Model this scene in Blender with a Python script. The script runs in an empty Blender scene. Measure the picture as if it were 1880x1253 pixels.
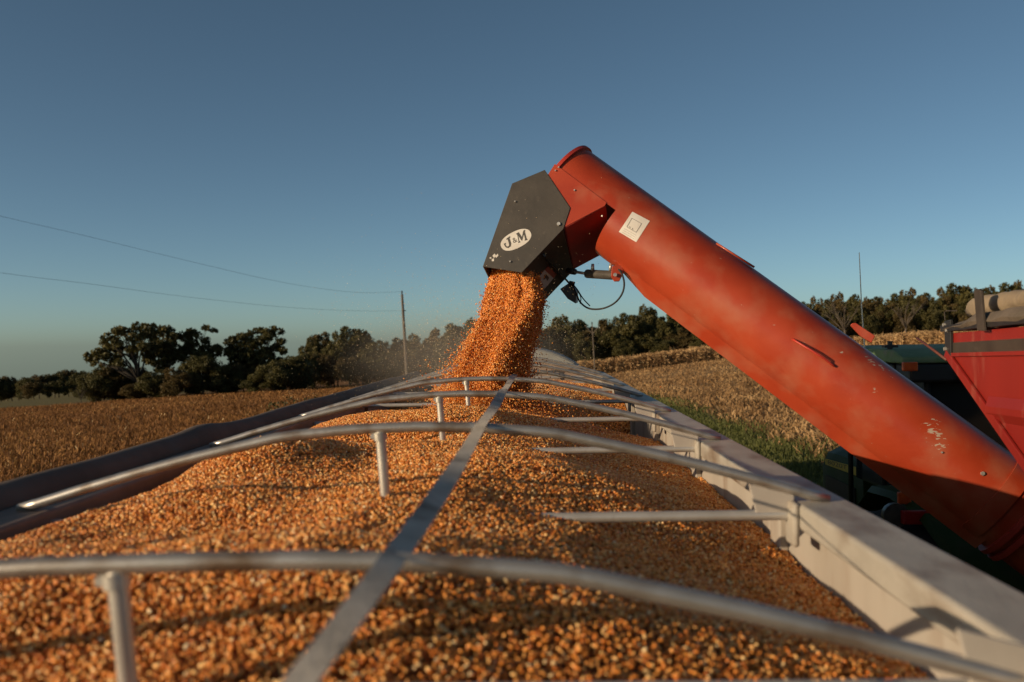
import bpy, bmesh, math, random
import numpy as np
from mathutils import Vector, Matrix

random.seed(7); RNG = np.random.default_rng(7)
S = bpy.context.scene
COL = S.collection
PI = math.pi

# ------------------------------------------------------------------ camera
FPX, W0, H0 = 1671.0, 1880.0, 1253.0
CZ = 3.3
CAM = Vector((0, 0, CZ))
_r = math.radians(1.0)
_yc = Vector((50, 5.5, -FPX)).normalized()
_xc = Vector((math.cos(_r), math.sin(_r), 0)); _xc = (_xc - _yc * _xc.dot(_yc)).normalized()
_zc = _xc.cross(_yc)
W2C = Matrix((_xc, _yc, _zc)).transposed()      # world -> camera
C2W = W2C.transposed()

def ray(px, py):
    return C2W @ Vector(((px - W0 / 2) / FPX, -(py - H0 / 2) / FPX, -1.0))
def at(px, py, Y):
    d = ray(px, py); return CAM + d * (Y / d.y)
def onplane(px, py, p, n):
    d = ray(px, py); return CAM + d * ((p - CAM).dot(n) / d.dot(n))

cd = bpy.data.cameras.new('camera'); cam = bpy.data.objects.new('camera', cd); COL.objects.link(cam)
cam.matrix_world = Matrix.Translation(CAM) @ C2W.to_4x4()
cd.sensor_width = 36; cd.sensor_fit = 'HORIZONTAL'; cd.lens = 36 * FPX / W0
cd.clip_start = 0.05; cd.clip_end = 4000
cd.dof.use_dof = True; cd.dof.focus_distance = 6.6; cd.dof.aperture_fstop = 2.7
S.camera = cam

# ------------------------------------------------------------------ light
EL = math.radians(12.8); AL = math.radians(28)
sdir = Vector((-math.cos(AL) * math.cos(EL), -math.sin(AL) * math.cos(EL), math.sin(EL)))   # towards the sun
w = bpy.data.worlds.new('World'); S.world = w; w.use_nodes = True
nt = w.node_tree; bg = nt.nodes['Background']
sky = nt.nodes.new('ShaderNodeTexSky'); sky.sky_type = 'NISHITA'; sky.sun_disc = False
sky.sun_elevation = EL; sky.sun_rotation = math.atan2(sdir.x, sdir.y)
sky.altitude = 200; sky.air_density = 0.5; sky.dust_density = 0.8; sky.ozone_density = 2.1
wb = nt.nodes.new('ShaderNodeMix'); wb.data_type = 'RGBA'; wb.blend_type = 'MULTIPLY'; wb.inputs[0].default_value = 1; wb.inputs[7].default_value = (1.06, 1.075, .86, 1)
nt.links.new(sky.outputs[0], wb.inputs[6]); nt.links.new(wb.outputs[2], bg.inputs[0]); bg.inputs[1].default_value = 0.100
sl = bpy.data.lights.new('sun', 'SUN'); so = bpy.data.objects.new('sun', sl); COL.objects.link(so)
sl.energy = 4.6; sl.angle = math.radians(0.5); sl.color = (1.0, 0.76, 0.50)
so.rotation_euler = sdir.to_track_quat('Z', 'Y').to_euler()
so.location = (-30, -16, 20)
S.view_settings.view_transform = 'Standard'; S.view_settings.look = 'None'
S.view_settings.exposure = 0.0; S.view_settings.gamma = 1
S.cycles.use_denoising = True
S.cycles.max_bounces = 6; S.cycles.transparent_max_bounces = 8

# ------------------------------------------------------------------ materials
def mat(name, c1, c2=None, scale=4.0, rough=0.6, metal=0.0, bump=0.0, bscale=40.0, detail=4.0, lo=.35, hi=.65, c3=None, s3=1.5, lo3=.55, hi3=.75, spec=0.5, coat=0.0, stretch=None):
    m = bpy.data.materials.new(name); m.use_nodes = True
    n = m.node_tree.nodes; l = m.node_tree.links; p = n['Principled BSDF']
    p.inputs['Roughness'].default_value = rough; p.inputs['Metallic'].default_value = metal
    p.inputs['Specular IOR Level'].default_value = spec; p.inputs['Coat Weight'].default_value = coat
    tc = n.new('ShaderNodeTexCoord'); vec = tc.outputs['Object']
    if stretch:
        mp = n.new('ShaderNodeMapping'); mp.inputs['Scale'].default_value = stretch
        l.new(vec, mp.inputs['Vector']); vec = mp.outputs[0]
    def noise(sc, det=detail):
        t = n.new('ShaderNodeTexNoise'); t.inputs['Scale'].default_value = sc; t.inputs['Detail'].default_value = det
        l.new(vec, t.inputs['Vector']); return t.outputs['Fac']
    def ramp(src, a, b):
        r = n.new('ShaderNodeMapRange'); r.inputs['From Min'].default_value = a; r.inputs['From Max'].default_value = b
        l.new(src, r.inputs['Value']); return r.outputs[0]
    def mix(f, a, b):
        x = n.new('ShaderNodeMix'); x.data_type = 'RGBA'
        l.new(f, x.inputs[0])
        for k, v in ((6, a), (7, b)):
            if isinstance(v, tuple): x.inputs[k].default_value = (*v, 1)
            else: l.new(v, x.inputs[k])
        return x.outputs[2]
    out = None
    if c2: out = mix(ramp(noise(scale), lo, hi), c1, c2)
    if c3: out = mix(ramp(noise(s3), lo3, hi3), out if out else c1, c3)
    if out: l.new(out, p.inputs['Base Color'])
    else: p.inputs['Base Color'].default_value = (*c1, 1)
    if bump:
        b = n.new('ShaderNodeBump'); b.inputs['Strength'].default_value = bump; b.inputs['Distance'].default_value = .02
        l.new(noise(bscale), b.inputs['Height']); l.new(b.outputs[0], p.inputs['Normal'])
    m['out'] = 0
    return m

def tint_mat(name, stops, rough=.7, attr='tint', inst=False, spec=.3, trans=0.0, bump=0):
    m = bpy.data.materials.new(name); m.use_nodes = True
    n = m.node_tree.nodes; l = m.node_tree.links; p = n['Principled BSDF']
    a = n.new('ShaderNodeAttribute'); a.attribute_name = attr
    if inst: a.attribute_type = 'INSTANCER'
    r = n.new('ShaderNodeValToRGB')
    e = r.color_ramp.elements
    while len(e) < len(stops): e.new(.5)
    for k, (pos, c) in enumerate(stops): e[k].position = pos; e[k].color = (*c, 1)
    l.new(a.outputs['Fac'], r.inputs[0]); l.new(r.outputs[0], p.inputs['Base Color'])
    p.inputs['Roughness'].default_value = rough; p.inputs['Specular IOR Level'].default_value = spec
    if trans:
        t = n.new('ShaderNodeBsdfTranslucent'); l.new(r.outputs[0], t.inputs[0])
        mx = n.new('ShaderNodeMixShader'); mx.inputs[0].default_value = trans
        l.new(p.outputs[0], mx.inputs[1]); l.new(t.outputs[0], mx.inputs[2])
        l.new(mx.outputs[0], n['Material Output'].inputs[0])
    return m

M = {}
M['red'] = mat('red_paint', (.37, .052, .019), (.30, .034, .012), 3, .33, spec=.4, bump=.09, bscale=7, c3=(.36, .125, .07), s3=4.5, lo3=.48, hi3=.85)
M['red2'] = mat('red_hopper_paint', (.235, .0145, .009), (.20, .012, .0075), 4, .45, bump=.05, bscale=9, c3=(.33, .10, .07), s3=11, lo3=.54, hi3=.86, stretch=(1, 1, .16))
M['redshade'] = mat('red_bracket_paint', (.43, .036, .02), (.34, .03, .02), 6, .5)
M['black'] = mat('dusty_black_steel', (.034, .0275, .0205), (.050, .041, .031), 7, .45, bump=.04, bscale=30, c3=(.085, .07, .053), s3=22, lo3=.62, hi3=.8)
M['blk2'] = mat('black_steel', (.012, .012, .012), (.02, .019, .018), 9, .5)
M['rubber'] = mat('black_rubber', (.014, .013, .012), (.03, .027, .024), 5, .8, bump=.2)
M['alu'] = mat('dirty_white_aluminium', (.43, .39, .34), (.36, .32, .275), 5, .5, bump=.05, bscale=30, c3=(.25, .17, .11), s3=7, lo3=.60, hi3=.80, stretch=(1, .35, 1))
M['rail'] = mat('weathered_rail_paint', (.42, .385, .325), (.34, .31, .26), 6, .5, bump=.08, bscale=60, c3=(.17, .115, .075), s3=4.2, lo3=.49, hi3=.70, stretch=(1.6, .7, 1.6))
M['rail_shade_rust'] = mat('shaded_rusty_rail_paint', (.23, .155, .115), (.16, .105, .078), 6, .7, c3=(.20, .13, .09), s3=5)  # left side: shade darkened into the rail colour, plus some rust brown
M['wall'] = mat('trailer_wall_sheet', (.43, .395, .34), (.36, .325, .275), 4, .55, c3=(.22, .15, .10), s3=6, lo3=.54, hi3=.80, bump=.05, bscale=6, stretch=(1, 1, .22))
M['pipe'] = mat('galvanised_pipe', (.50, .475, .44), (.38, .35, .31), 10, .36, metal=.7, c3=(.22, .155, .105), s3=9, lo3=.50, hi3=.72)
M['tubewhite'] = mat('pale_cross_tube', (.56, .535, .49), (.46, .43, .385), 10, .36, metal=.5, c3=(.28, .21, .15), s3=8, lo3=.60, hi3=.8)
M['strap'] = mat('grey_webbing', (.60, .53, .44), (.47, .41, .335), 14, .85, spec=.15, bump=.3, bscale=200, c3=(.16, .13, .10), s3=6)
M['tarpdk'] = mat('dark_vinyl_tarp', (.15, .115, .092), (.11, .085, .068), 4, .8, spec=.15, bump=.2, bscale=12, c3=(.13, .115, .10), s3=5)
M['tarp'] = mat('dusty_beige_tarp', (.29, .225, .15), (.225, .17, .112), 6, .8, bump=.6, bscale=14, c3=(.14, .11, .08), s3=5, lo3=.55, hi3=.8)
M['tarp2'] = mat('dusty_brown_tarp', (.15, .115, .085), (.11, .085, .06), 8, .85, bump=.25, bscale=25)
M['white'] = mat('white_decal', (.62, .59, .54), (.54, .50, .45), 12, .5)
M['ink'] = mat('decal_ink', (.05, .045, .04))
M['decalred'] = mat('decal_red', (.30, .08, .06))
M['steel'] = mat('bright_steel', (.6, .57, .52), (.4, .37, .33), 30, .35, metal=.6)
M['cyl'] = mat('hydraulic_black', (.05, .045, .04), (.08, .07, .06), 20, .35)
M['green'] = mat('green_tractor_paint', (.030, .052, .011), (.023, .042, .009), 4, .6, spec=.15, c3=(.055, .055, .025), s3=6, lo3=.5, hi3=.9)
M['greenroof'] = mat('dusty_green_roof', (.17, .235, .13), (.12, .18, .09), 7, .7, spec=.15, c3=(.2, .2, .17), s3=10)
M['yellow'] = mat('yellow_stripe', (.62, .43, .05), (.5, .35, .05), 20, .5)
M['glass'] = mat('dark_cab_glass', (.02, .025, .026), None, rough=.08)
M['amber'] = mat('amber_lens', (.62, .10, .01), (.5, .06, .01), 30, .3)
M['redlens'] = mat('red_lens', (.30, .012, .01), None, rough=.3)
M['truck'] = mat('pale_truck_paint', (.30, .30, .28), (.25, .25, .235), 5, .6, c3=(.22, .20, .17), s3=3)
M['frontwall'] = mat('dusty_front_sheet', (.33, .235, .17), (.27, .185, .13), 5, .7, c3=(.20, .12, .075), s3=4)
M['truckwin'] = mat('truck_rear_glass', (.26, .33, .36), None, rough=.25)
M['wood'] = mat('weathered_pole_wood', (.13, .105, .08), (.09, .07, .055), 12, .85, stretch=(1, 1, .1))
M['stopwood'] = mat('dark_worn_bar', (.05, .037, .028), (.035, .026, .02), 14, .8)
M['rodred'] = mat('rusty_red_rod', (.13, .035, .022), (.10, .028, .018), 20, .6)
M['wire'] = mat('power_wire', (.03, .03, .035))
M['bark'] = mat('bark', (.05, .039, .03), (.03, .024, .018), 6, .9, bump=.4)
M['bark2'] = mat('pale_bare_bark', (.12, .095, .07), (.085, .065, .05), 6, .9)
M['leafA'] = tint_mat('oak_leaves', [(0, (.032, .032, .012)), (.5, (.075, .069, .021)), (.85, (.125, .102, .028)), (1, (.19, .13, .036))], .6, trans=.25)
M['leafB'] = tint_mat('autumn_leaves', [(0, (.038, .030, .012)), (.5, (.095, .068, .022)), (.85, (.145, .095, .03)), (1, (.20, .125, .038))], .6, trans=.25)
M['bean'] = tint_mat('dry_field_plants', [(0, (.07, .030, .012)), (.4, (.225, .098, .028)), (.75, (.36, .175, .05)), (.93, (.48, .27, .085)), (1, (.8, .58, .3))], .75, trans=.25)
M['stub'] = tint_mat('corn_residue', [(0, (.10, .05, .018)), (.4, (.27, .155, .065)), (.8, (.43, .275, .13)), (1, (.60, .43, .23))], .75, trans=.15)
M['stalk'] = tint_mat('dry_corn_stalks', [(0, (.17, .09, .04)), (.5, (.38, .23, .105)), (.9, (.55, .37, .18)), (1, (.64, .47, .26))], .75, trans=.2)
M['grass'] = tint_mat('green_grass', [(0, (.04, .047, .013)), (.5, (.095, .105, .026)), (.85, (.17, .17, .048)), (1, (.29, .26, .095))], .65, trans=.3)
M['kernel'] = tint_mat('corn_kernels', [(0, (.40, .090, .009)), (.3, (.68, .215, .028)), (.6, (.82, .335, .060)), (.82, (.88, .55, .20)), (1, (.92, .76, .48))], .30, inst=True, spec=.5)
M['cornbed'] = mat('corn_bed', (.16, .045, .006), (.34, .11, .015), 130, .7, detail=2, lo=.42, hi=.58)
M['chaff'] = tint_mat('chaff_flecks', [(0, (.45, .3, .15)), (1, (.88, .74, .52))], .7, inst=True)

# ------------------------------------------------------------------ object helpers
def tag(o, label=None, cat=None, group=None, kind=None):
    if label: o['label'] = label
    if cat: o['category'] = cat
    if group: o['group'] = group
    if kind: o['kind'] = kind
    return o
def empty(name, loc, label=None, cat=None, group=None):
    o = bpy.data.objects.new(name, None); COL.objects.link(o); o.location = loc; o.empty_display_size = .3
    return tag(o, label, cat, group)

class MB:
    def __init__(s): s.v = []; s.f = []
    def add(s, vs, fs):
        b = len(s.v); s.v += [tuple(p) for p in vs]; s.f += [tuple(b + i for i in f) for f in fs]; return s
    def box(s, c, size, ax=None):
        c = Vector(c); X, Y, Z = ax if ax else (Vector((1, 0, 0)), Vector((0, 1, 0)), Vector((0, 0, 1)))
        a, b, d = [k / 2 for k in size]
        vs = [c + X * (i * a) + Y * (j * b) + Z * (k * d) for i in (-1, 1) for j in (-1, 1) for k in (-1, 1)]
        return s.add(vs, [(0, 1, 3, 2), (4, 6, 7, 5), (0, 4, 5, 1), (2, 3, 7, 6), (0, 2, 6, 4), (1, 5, 7, 3)])
    def b2(s, lo, hi):
        lo = Vector(lo); hi = Vector(hi); return s.box((lo + hi) / 2, hi - lo)
    def prism(s, pts, vec):
        pts = [Vector(p) for p in pts]; vec = Vector(vec); n = len(pts)
        vs = pts + [p + vec for p in pts]
        fs = [tuple(range(n - 1, -1, -1)), tuple(range(n, 2 * n))] + [(i, (i + 1) % n, n + (i + 1) % n, n + i) for i in range(n)]
        return s.add(vs, fs)
    def tube(s, path, r, n=12, cap=True, flat=None):
        path = [Vector(p) for p in path]; m = len(path)
        rs = r if isinstance(r, (list, tuple)) else [r] * m
        t0 = (path[1] - path[0]).normalized()
        up = Vector((0, 0, 1)) if abs(t0.z) < .9 else Vector((0, 1, 0))
        u = (up - t0 * up.dot(t0)).normalized(); vs = []
        for i, p in enumerate(path):
            t = (path[min(i + 1, m - 1)] - path[max(i - 1, 0)]).normalized()
            u = (u - t * u.dot(t)).normalized(); v = t.cross(u)
            for k in range(n):
                a = 2 * PI * k / n
                vs.append(p + u * (rs[i] * math.cos(a)) + v * (rs[i] * math.sin(a)))
        fs = [(i * n + k, i * n + (k + 1) % n, (i + 1) * n + (k + 1) % n, (i + 1) * n + k) for i in range(m - 1) for k in range(n)]
        if cap: fs += [tuple(range(n - 1, -1, -1)), tuple((m - 1) * n + k for k in range(n))]
        return s.add(vs, fs)
    def build(s, name, material, parent=None, smooth=False, bevel=0.0, label=None, seg=2):
        me = bpy.data.meshes.new(name)
        o = bpy.data.objects.new(name, me); COL.objects.link(o)
        off = Vector((0, 0, 0))
        if parent:
            o.parent = parent; q = parent
            while q: off += Vector(q.location); q = q.parent
        me.from_pydata([tuple(Vector(p) - off) for p in s.v], [], s.f)
        bm = bmesh.new(); bm.from_mesh(me); bmesh.ops.recalc_face_normals(bm, faces=bm.faces); bm.to_mesh(me); bm.free()
        me.materials.append(M[material] if isinstance(material, str) else material)
        if smooth:
            for p in me.polygons: p.use_smooth = True
            if smooth != True: me.set_sharp_from_angle(angle=math.radians(smooth))
        if bevel:
            b = o.modifiers.new('bevel', 'BEVEL'); b.width = bevel; b.segments = seg; b.limit_method = 'ANGLE'; b.angle_limit = math.radians(40)
        if label: o['label'] = label
        return o

def quads(name, Q, tint, material, parent=None, off=(0, 0, 0)):
    """Q: (n,4,3) array of quads, tint (n,)"""
    n = len(Q); me = bpy.data.meshes.new(name)
    me.vertices.add(4 * n); me.vertices.foreach_set('co', (Q.reshape(-1, 3) - np.array(off)).astype(np.float32).ravel())
    me.loops.add(4 * n); me.loops.foreach_set('vertex_index', np.arange(4 * n, dtype=np.int32))
    me.polygons.add(n); me.polygons.foreach_set('loop_start', np.arange(0, 4 * n, 4, dtype=np.int32))
    me.update(calc_edges=True)
    a = me.attributes.new('tint', 'FLOAT', 'FACE'); a.data.foreach_set('value', np.clip(tint, 0, 1).astype(np.float32))
    me.materials.append(M[material])
    o = bpy.data.objects.new(name, me); COL.objects.link(o)
    if parent: o.parent = parent
    return o

def sstep(a, b, x):
    t = np.clip((x - a) / (b - a), 0, 1); return t * t * (3 - 2 * t)
def vnoise(x, y, seed=0):
    """smooth value noise for arrays"""
    x = np.asarray(x, float); y = np.asarray(y, float)
    xi = np.floor(x).astype(np.int64); yi = np.floor(y).astype(np.int64); fx = x - xi; fy = y - yi
    fx = fx * fx * (3 - 2 * fx); fy = fy * fy * (3 - 2 * fy)
    def h(a, b):
        k = (a * 374761393 + b * 668265263 + seed * 974634721) & 0x7fffffff
        k = ((k ^ (k >> 13)) * 1274126177) & 0x7fffffff
        return ((k ^ (k >> 16)) & 0xffff) / 65535.0
    return (h(xi, yi) * (1 - fx) + h(xi + 1, yi) * fx) * (1 - fy) + (h(xi, yi + 1) * (1 - fx) + h(xi + 1, yi + 1) * fx) * fy

# ------------------------------------------------------------------ terrain
GX = np.array([-1500, -300, -170, -77, -27, -8, 0, 3, 9, 31, 91, 300, 900.])
GZ = np.array([-120, -18, -7.6, -2.6, -.6, -.1, 0, .15, .5, 3.0, 6.1, 12, 16.])
def gz(x, y):
    x = np.asarray(x, float); y = np.asarray(y, float)
    near = sstep(8, 60, np.hypot(x, y))
    g = np.interp(x, GX, GZ)
    g = g * np.where(x > 10, .35 + .65 * sstep(20, 120, y), 1)
    d = -.0245 * np.clip(y - 22, 0, 330)
    return g + d + (vnoise(x / 23, y / 23, 3) - .5) * .5 * near + (vnoise(x / 70, y / 70, 5) - .5) * 1.0 * sstep(40, 120, np.hypot(x, y))
def gzf(x, y): return float(gz(x, y))

def build_ground():
    NR, NA = 150, 240
    rad = np.concatenate([[0.0], np.geomspace(1.5, 1500, NR)])
    ang = np.linspace(0, 2 * PI, NA, endpoint=False)
    R, A = np.meshgrid(rad, ang, indexing='ij'); X = R * np.sin(A); Y = R * np.cos(A); Z = gz(X, Y)
    vs = np.stack([X, Y, Z], -1).reshape(-1, 3)
    fs = []
    for i in range(NR):
        for k in range(NA):
            k2 = (k + 1) % NA
            if i == 0:
                fs.append((i * NA + k, (i + 1) * NA + k, (i + 1) * NA + k2))
            else:
                fs.append((i * NA + k, (i + 1) * NA + k, (i + 1) * NA + k2, i * NA + k2))
    me = bpy.data.meshes.new('ground'); me.from_pydata(vs.tolist(), [], fs); me.update()
    bm = bmesh.new(); bm.from_mesh(me); bmesh.ops.remove_doubles(bm, verts=bm.verts, dist=1e-5); bmesh.ops.recalc_face_normals(bm, faces=bm.faces); bm.to_mesh(me); bm.free()
    for p in me.polygons: p.use_smooth = True
    m = bpy.data.materials.new('field_soil'); m.use_nodes = True
    n = m.node_tree.nodes; l = m.node_tree.links; p = n['Principled BSDF']; p.inputs['Roughness'].default_value = .95; p.inputs['Specular IOR Level'].default_value = .1
    geo = n.new('ShaderNodeNewGeometry'); sep = n.new('ShaderNodeSeparateXYZ'); l.new(geo.outputs['Position'], sep.inputs[0])
    def nz(s, d=4):
        t = n.new('ShaderNodeTexNoise'); t.inputs['Scale'].default_value = s; t.inputs['Detail'].default_value = d; l.new(geo.outputs['Position'], t.inputs['Vector']); return t.outputs['Fac']
    def math_(op, a, b):
        x = n.new('ShaderNodeMath'); x.operation = op
        for k, v in ((0, a), (1, b)):
            if isinstance(v, (int, float)): x.inputs[k].default_value = v
            else: l.new(v, x.inputs[k])
        return x.outputs[0]
    def rng(v, a, b):
        r = n.new('ShaderNodeMapRange'); r.inputs['From Min'].default_value = a; r.inputs['From Max'].default_value = b; l.new(v, r.inputs['Value']); return r.outputs[0]
    def mix(f, a, b):
        x = n.new('ShaderNodeMix'); x.data_type = 'RGBA'; l.new(f, x.inputs[0])
        for k, v in ((6, a), (7, b)):
            if isinstance(v, tuple): x.inputs[k].default_value = (*v, 1)
            else: l.new(v, x.inputs[k])
        return x.outputs[2]
    xw = math_('ADD', sep.outputs['X'], math_('MULTIPLY', math_('SUBTRACT', nz(.25), .5), 3.0))
    left = mix(rng(nz(1.4), .35, .65), (.13, .058, .020), (.25, .125, .040))
    left = mix(rng(nz(.05, 3), .42, .62), left, (.16, .078, .027))
    yfar = math_('ADD', sep.outputs['Y'], math_('MULTIPLY', sep.outputs['X'], .35))
    far = math_('MULTIPLY', rng(sep.outputs['X'], -62, -78), rng(sep.outputs['Y'], 128, 150))
    left = mix(far, left, (.14, .115, .045))
    right = mix(rng(nz(3.0, 6), .35, .65), (.20, .115, .05), (.42, .28, .14))
    grass = mix(rng(nz(3.0, 5), .3, .7), (.035, .05, .014), (.08, .10, .028))
    c = mix(rng(xw, -7.0, -5.5), left, grass)
    c = mix(rng(xw, 6.5, 7.6), c, right)
    l.new(c, p.inputs['Base Color'])
    b = n.new('ShaderNodeBump'); b.inputs['Strength'].default_value = .6; b.inputs['Distance'].default_value = .1; l.new(nz(6, 6), b.inputs['Height']); l.new(b.outputs[0], p.inputs['Normal'])
    me.materials.append(m)
    o = bpy.data.objects.new('ground', me); COL.objects.link(o); o['kind'] = 'structure'
build_ground()

# ------------------------------------------------------------------ plants as blades
def blades(name, x, y, h, wd, tint, material, lean=.35, label=None, cat=None, zoff=0.0):
    n = len(x); z = gz(x, y) + zoff
    a = RNG.uniform(0, PI, n); la = RNG.uniform(0, 2 * PI, n); le = RNG.normal(0, lean, n) * h
    dx, dy = np.cos(a) * wd / 2, np.sin(a) * wd / 2
    ox, oy = np.cos(la) * le, np.sin(la) * le
    Q = np.zeros((n, 4, 3))
    Q[:, 0] = np.stack([x - dx, y - dy, z - .03], 1); Q[:, 1] = np.stack([x + dx, y + dy, z - .03], 1)
    Q[:, 2] = np.stack([x + dx * .55 + ox, y + dy * .55 + oy, z + h], 1); Q[:, 3] = np.stack([x - dx * .55 + ox, y - dy * .55 + oy, z + h * .93], 1)
    o = quads(name, Q, tint, material)
    return tag(o, label, cat, None, 'stuff')

# left dry field
N = 420000
rr = np.exp(RNG.uniform(math.log(16), math.log(150), N)); th = RNG.uniform(math.radians(-62), math.radians(3), N)
x = rr * np.sin(th); y = rr * np.cos(th)
k = (x < -6.5 + RNG.normal(0, .5, N)) & ~((x < -60) & (y > 120))
x, y, rr = x[k], y[k], rr[k]
pt = vnoise(x / 3.2, y / 5, 11) * .5 + vnoise(x / 11, y / 16, 12) * .5
h = RNG.uniform(.12, .36, len(x)) * (.55 + .9 * pt); wd = RNG.uniform(.008, .026, len(x)) * (1 + rr / 34)
blades('dry_field_plants', x, y, h, wd, .1 + .75 * RNG.random(len(x)) ** 1.3 * (.55 + .75 * pt) + (RNG.random(len(x)) > .985) * .5, 'bean', .55,
       'rust brown dried crop covering the field left of the trailer', 'dry crop')
# stubble right
N = 240000
rr = np.exp(RNG.uniform(math.log(13), math.log(165), N)); th = RNG.uniform(math.radians(0), math.radians(46), N)
x = rr * np.sin(th); y = rr * np.cos(th)
k = (x > 7.0 + RNG.normal(0, .45, N))
x, y, rr = x[k], y[k], rr[k]; n = len(x)
row = np.round(x / .76) * .76 + RNG.normal(0, .1, n); x = np.where(RNG.random(n) < .45, row, x); x = np.maximum(x, 6.2)
h = np.where(RNG.random(n) < .45, RNG.uniform(.08, .26, n), RNG.uniform(.02, .10, n)); wd = RNG.uniform(.012, .055, n) * (1 + rr / 45)
blades('corn_stubble', x, y, h, wd, RNG.beta(2, 2, n) * .75 + .4 * (vnoise(x / 1.6, y / 5, 31) - .45), 'stub', 1.1,
       'pale cut corn stubble and husks right of the grass verge', 'stubble')
# verge grass
N = 110000
y = np.exp(RNG.uniform(math.log(5), math.log(110), N)); x = RNG.uniform(1.3, 7.3, N) + RNG.normal(0, .3, N)
rr = np.hypot(x, y); pt = vnoise(x / 1.1, y / 2.2, 41)
k = RNG.random(N) < np.where(x > 6.2, .5, 1.0); x, y, rr, pt = x[k], y[k], rr[k], pt[k]; n = len(x)
h = RNG.uniform(.05, .15, n) * (.4 + 1.3 * pt); wd = RNG.uniform(.010, .022, n) * (1 + rr / 25)
blades('verge_grass', x, y, h, wd, RNG.beta(2, 3, n) * .7 + .35 * pt, 'grass', .5, 'green grass verge between the trailer and the stubble', 'grass')
N = 6000
cx = np.array([3.55, 3.75, 4.05, 4.3, 4.1, 3.6]); cy = np.array([12.6, 13.0, 12.8, 13.3, 12.2, 13.6]); q = RNG.integers(0, 6, N)
blades('tall_grass_tufts', cx[q] + RNG.normal(0, .16, N), cy[q] + RNG.normal(0, .3, N), RNG.uniform(.25, .95, N), RNG.uniform(.008, .02, N), RNG.beta(3, 2, N) * .95, 'grass', .45,
       'tall sunlit grass tufts beside the tractor hood', 'grass')
# left lane grass
N = 9000
y = RNG.uniform(2, 60, N); x = RNG.uniform(-7, -3.0, N)
blades('lane_grass', x, y, RNG.uniform(.1, .35, N), RNG.uniform(.02, .05, N), RNG.beta(2, 3, N), 'grass', .4, 'rough grass along the left side of the trailer', 'grass')
# standing corn
def standing_corn():
    N = 5200
    x = RNG.uniform(5.5, 150, N); d = RNG.exponential(9, N)
    front = np.where(x < 34, 138 + .25 * x, 146.5 - .62 * (x - 34)); front = np.maximum(front, 92)
    x = np.concatenate([x, np.round(RNG.uniform(5.5, 120, 2200) / .3) * .3]); f2 = np.where(x[N:] < 34, 138 + .25 * x[N:], 146.5 - .62 * (x[N:] - 34)); f2 = np.maximum(f2, 92)
    y = np.concatenate([front + d, f2 + RNG.uniform(0, 1.6, 2200)])
    n = len(x); z = gz(x, y); H = RNG.uniform(1.8, 2.5, n)
    Q = []; T = []
    a = RNG.uniform(0, PI, n); wd = .05
    dx, dy = np.cos(a) * wd, np.sin(a) * wd; ox, oy = RNG.normal(0, .12, n), RNG.normal(0, .12, n)
    q = np.zeros((n, 4, 3)); q[:, 0] = np.stack([x - dx, y - dy, z], 1); q[:, 1] = np.stack([x + dx, y + dy, z], 1)
    q[:, 2] = np.stack([x + dx * .5 + ox, y + dy * .5 + oy, z + H], 1); q[:, 3] = np.stack([x - dx * .5 + ox, y - dy * .5 + oy, z + H], 1)
    Q.append(q); T.append(RNG.uniform(.3, .9, n))
    for j in range(7):
        fz = RNG.uniform(.25, .95, n); b = RNG.uniform(0, 2 * PI, n); L = RNG.uniform(.35, .75, n); drop = RNG.uniform(-.25, .6, n)
        ax, ay = np.cos(b), np.sin(b); ww = RNG.uniform(.04, .09, n)
        p0 = np.stack([x + ox * fz, y + oy * fz, z + H * fz], 1); p1 = p0 + np.stack([ax * L, ay * L, -drop * L], 1)
        sd = np.stack([-ay * ww * .4, ax * ww * .4, ww * .9], 1)
        q = np.stack([p0 - sd, p1 - sd * .4, p1 + sd * .4, p0 + sd], 1); Q.append(q); T.append(RNG.beta(2, 2, n))
    o = quads('standing_corn', np.concatenate(Q), np.concatenate(T), 'stalk')
    tag(o, 'strip of dry standing corn in front of the trees on the right', 'standing corn', None, 'stuff')
standing_corn()

# ------------------------------------------------------------------ trees
def crown(name, clumps, nl, size, material, parent, seed, off=(0, 0, 0), squash=.8):
    r = np.random.default_rng(seed); Q = []; T = []
    for (cx, cy, cz, cr) in clumps:
        n = max(12, int(nl * (cr ** 2)))
        d = r.normal(size=(n, 3)); d /= np.linalg.norm(d, axis=1)[:, None]
        rad = cr * (.35 + .75 * r.random(n) ** .6)[:, None]
        # little sub-clumps break the round outline
        sub = r.normal(size=(6, 3)); sub /= np.linalg.norm(sub, axis=1)[:, None]; sub = sub * cr * .85
        pick = r.random(n) < .5
        p = d * rad; ps = sub[r.integers(0, 6, n)] + d * (cr * .38) * (r.random(n) ** .5)[:, None]
        p = np.where(pick[:, None], ps, p); p[:, 2] *= squash
        p += np.array([cx, cy, cz])
        nn = r.normal(size=(n, 3)); nn[:, 2] += .4; nn /= np.linalg.norm(nn, axis=1)[:, None]
        t = np.cross(nn, r.normal(size=(n, 3))); t /= np.linalg.norm(t, axis=1)[:, None]; b = np.cross(nn, t)
        s = (size * r.uniform(.55, 1.25, n))[:, None]
        Q.append(np.stack([p - t * s * .5, p - b * s * .32, p + t * s * .5, p + b * s * .32], 1))
        T.append(r.beta(2, 2, n) * .6 + r.uniform(0, .4))
    return quads(name, np.concatenate(Q), np.concatenate(T), material, parent, off)

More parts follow.
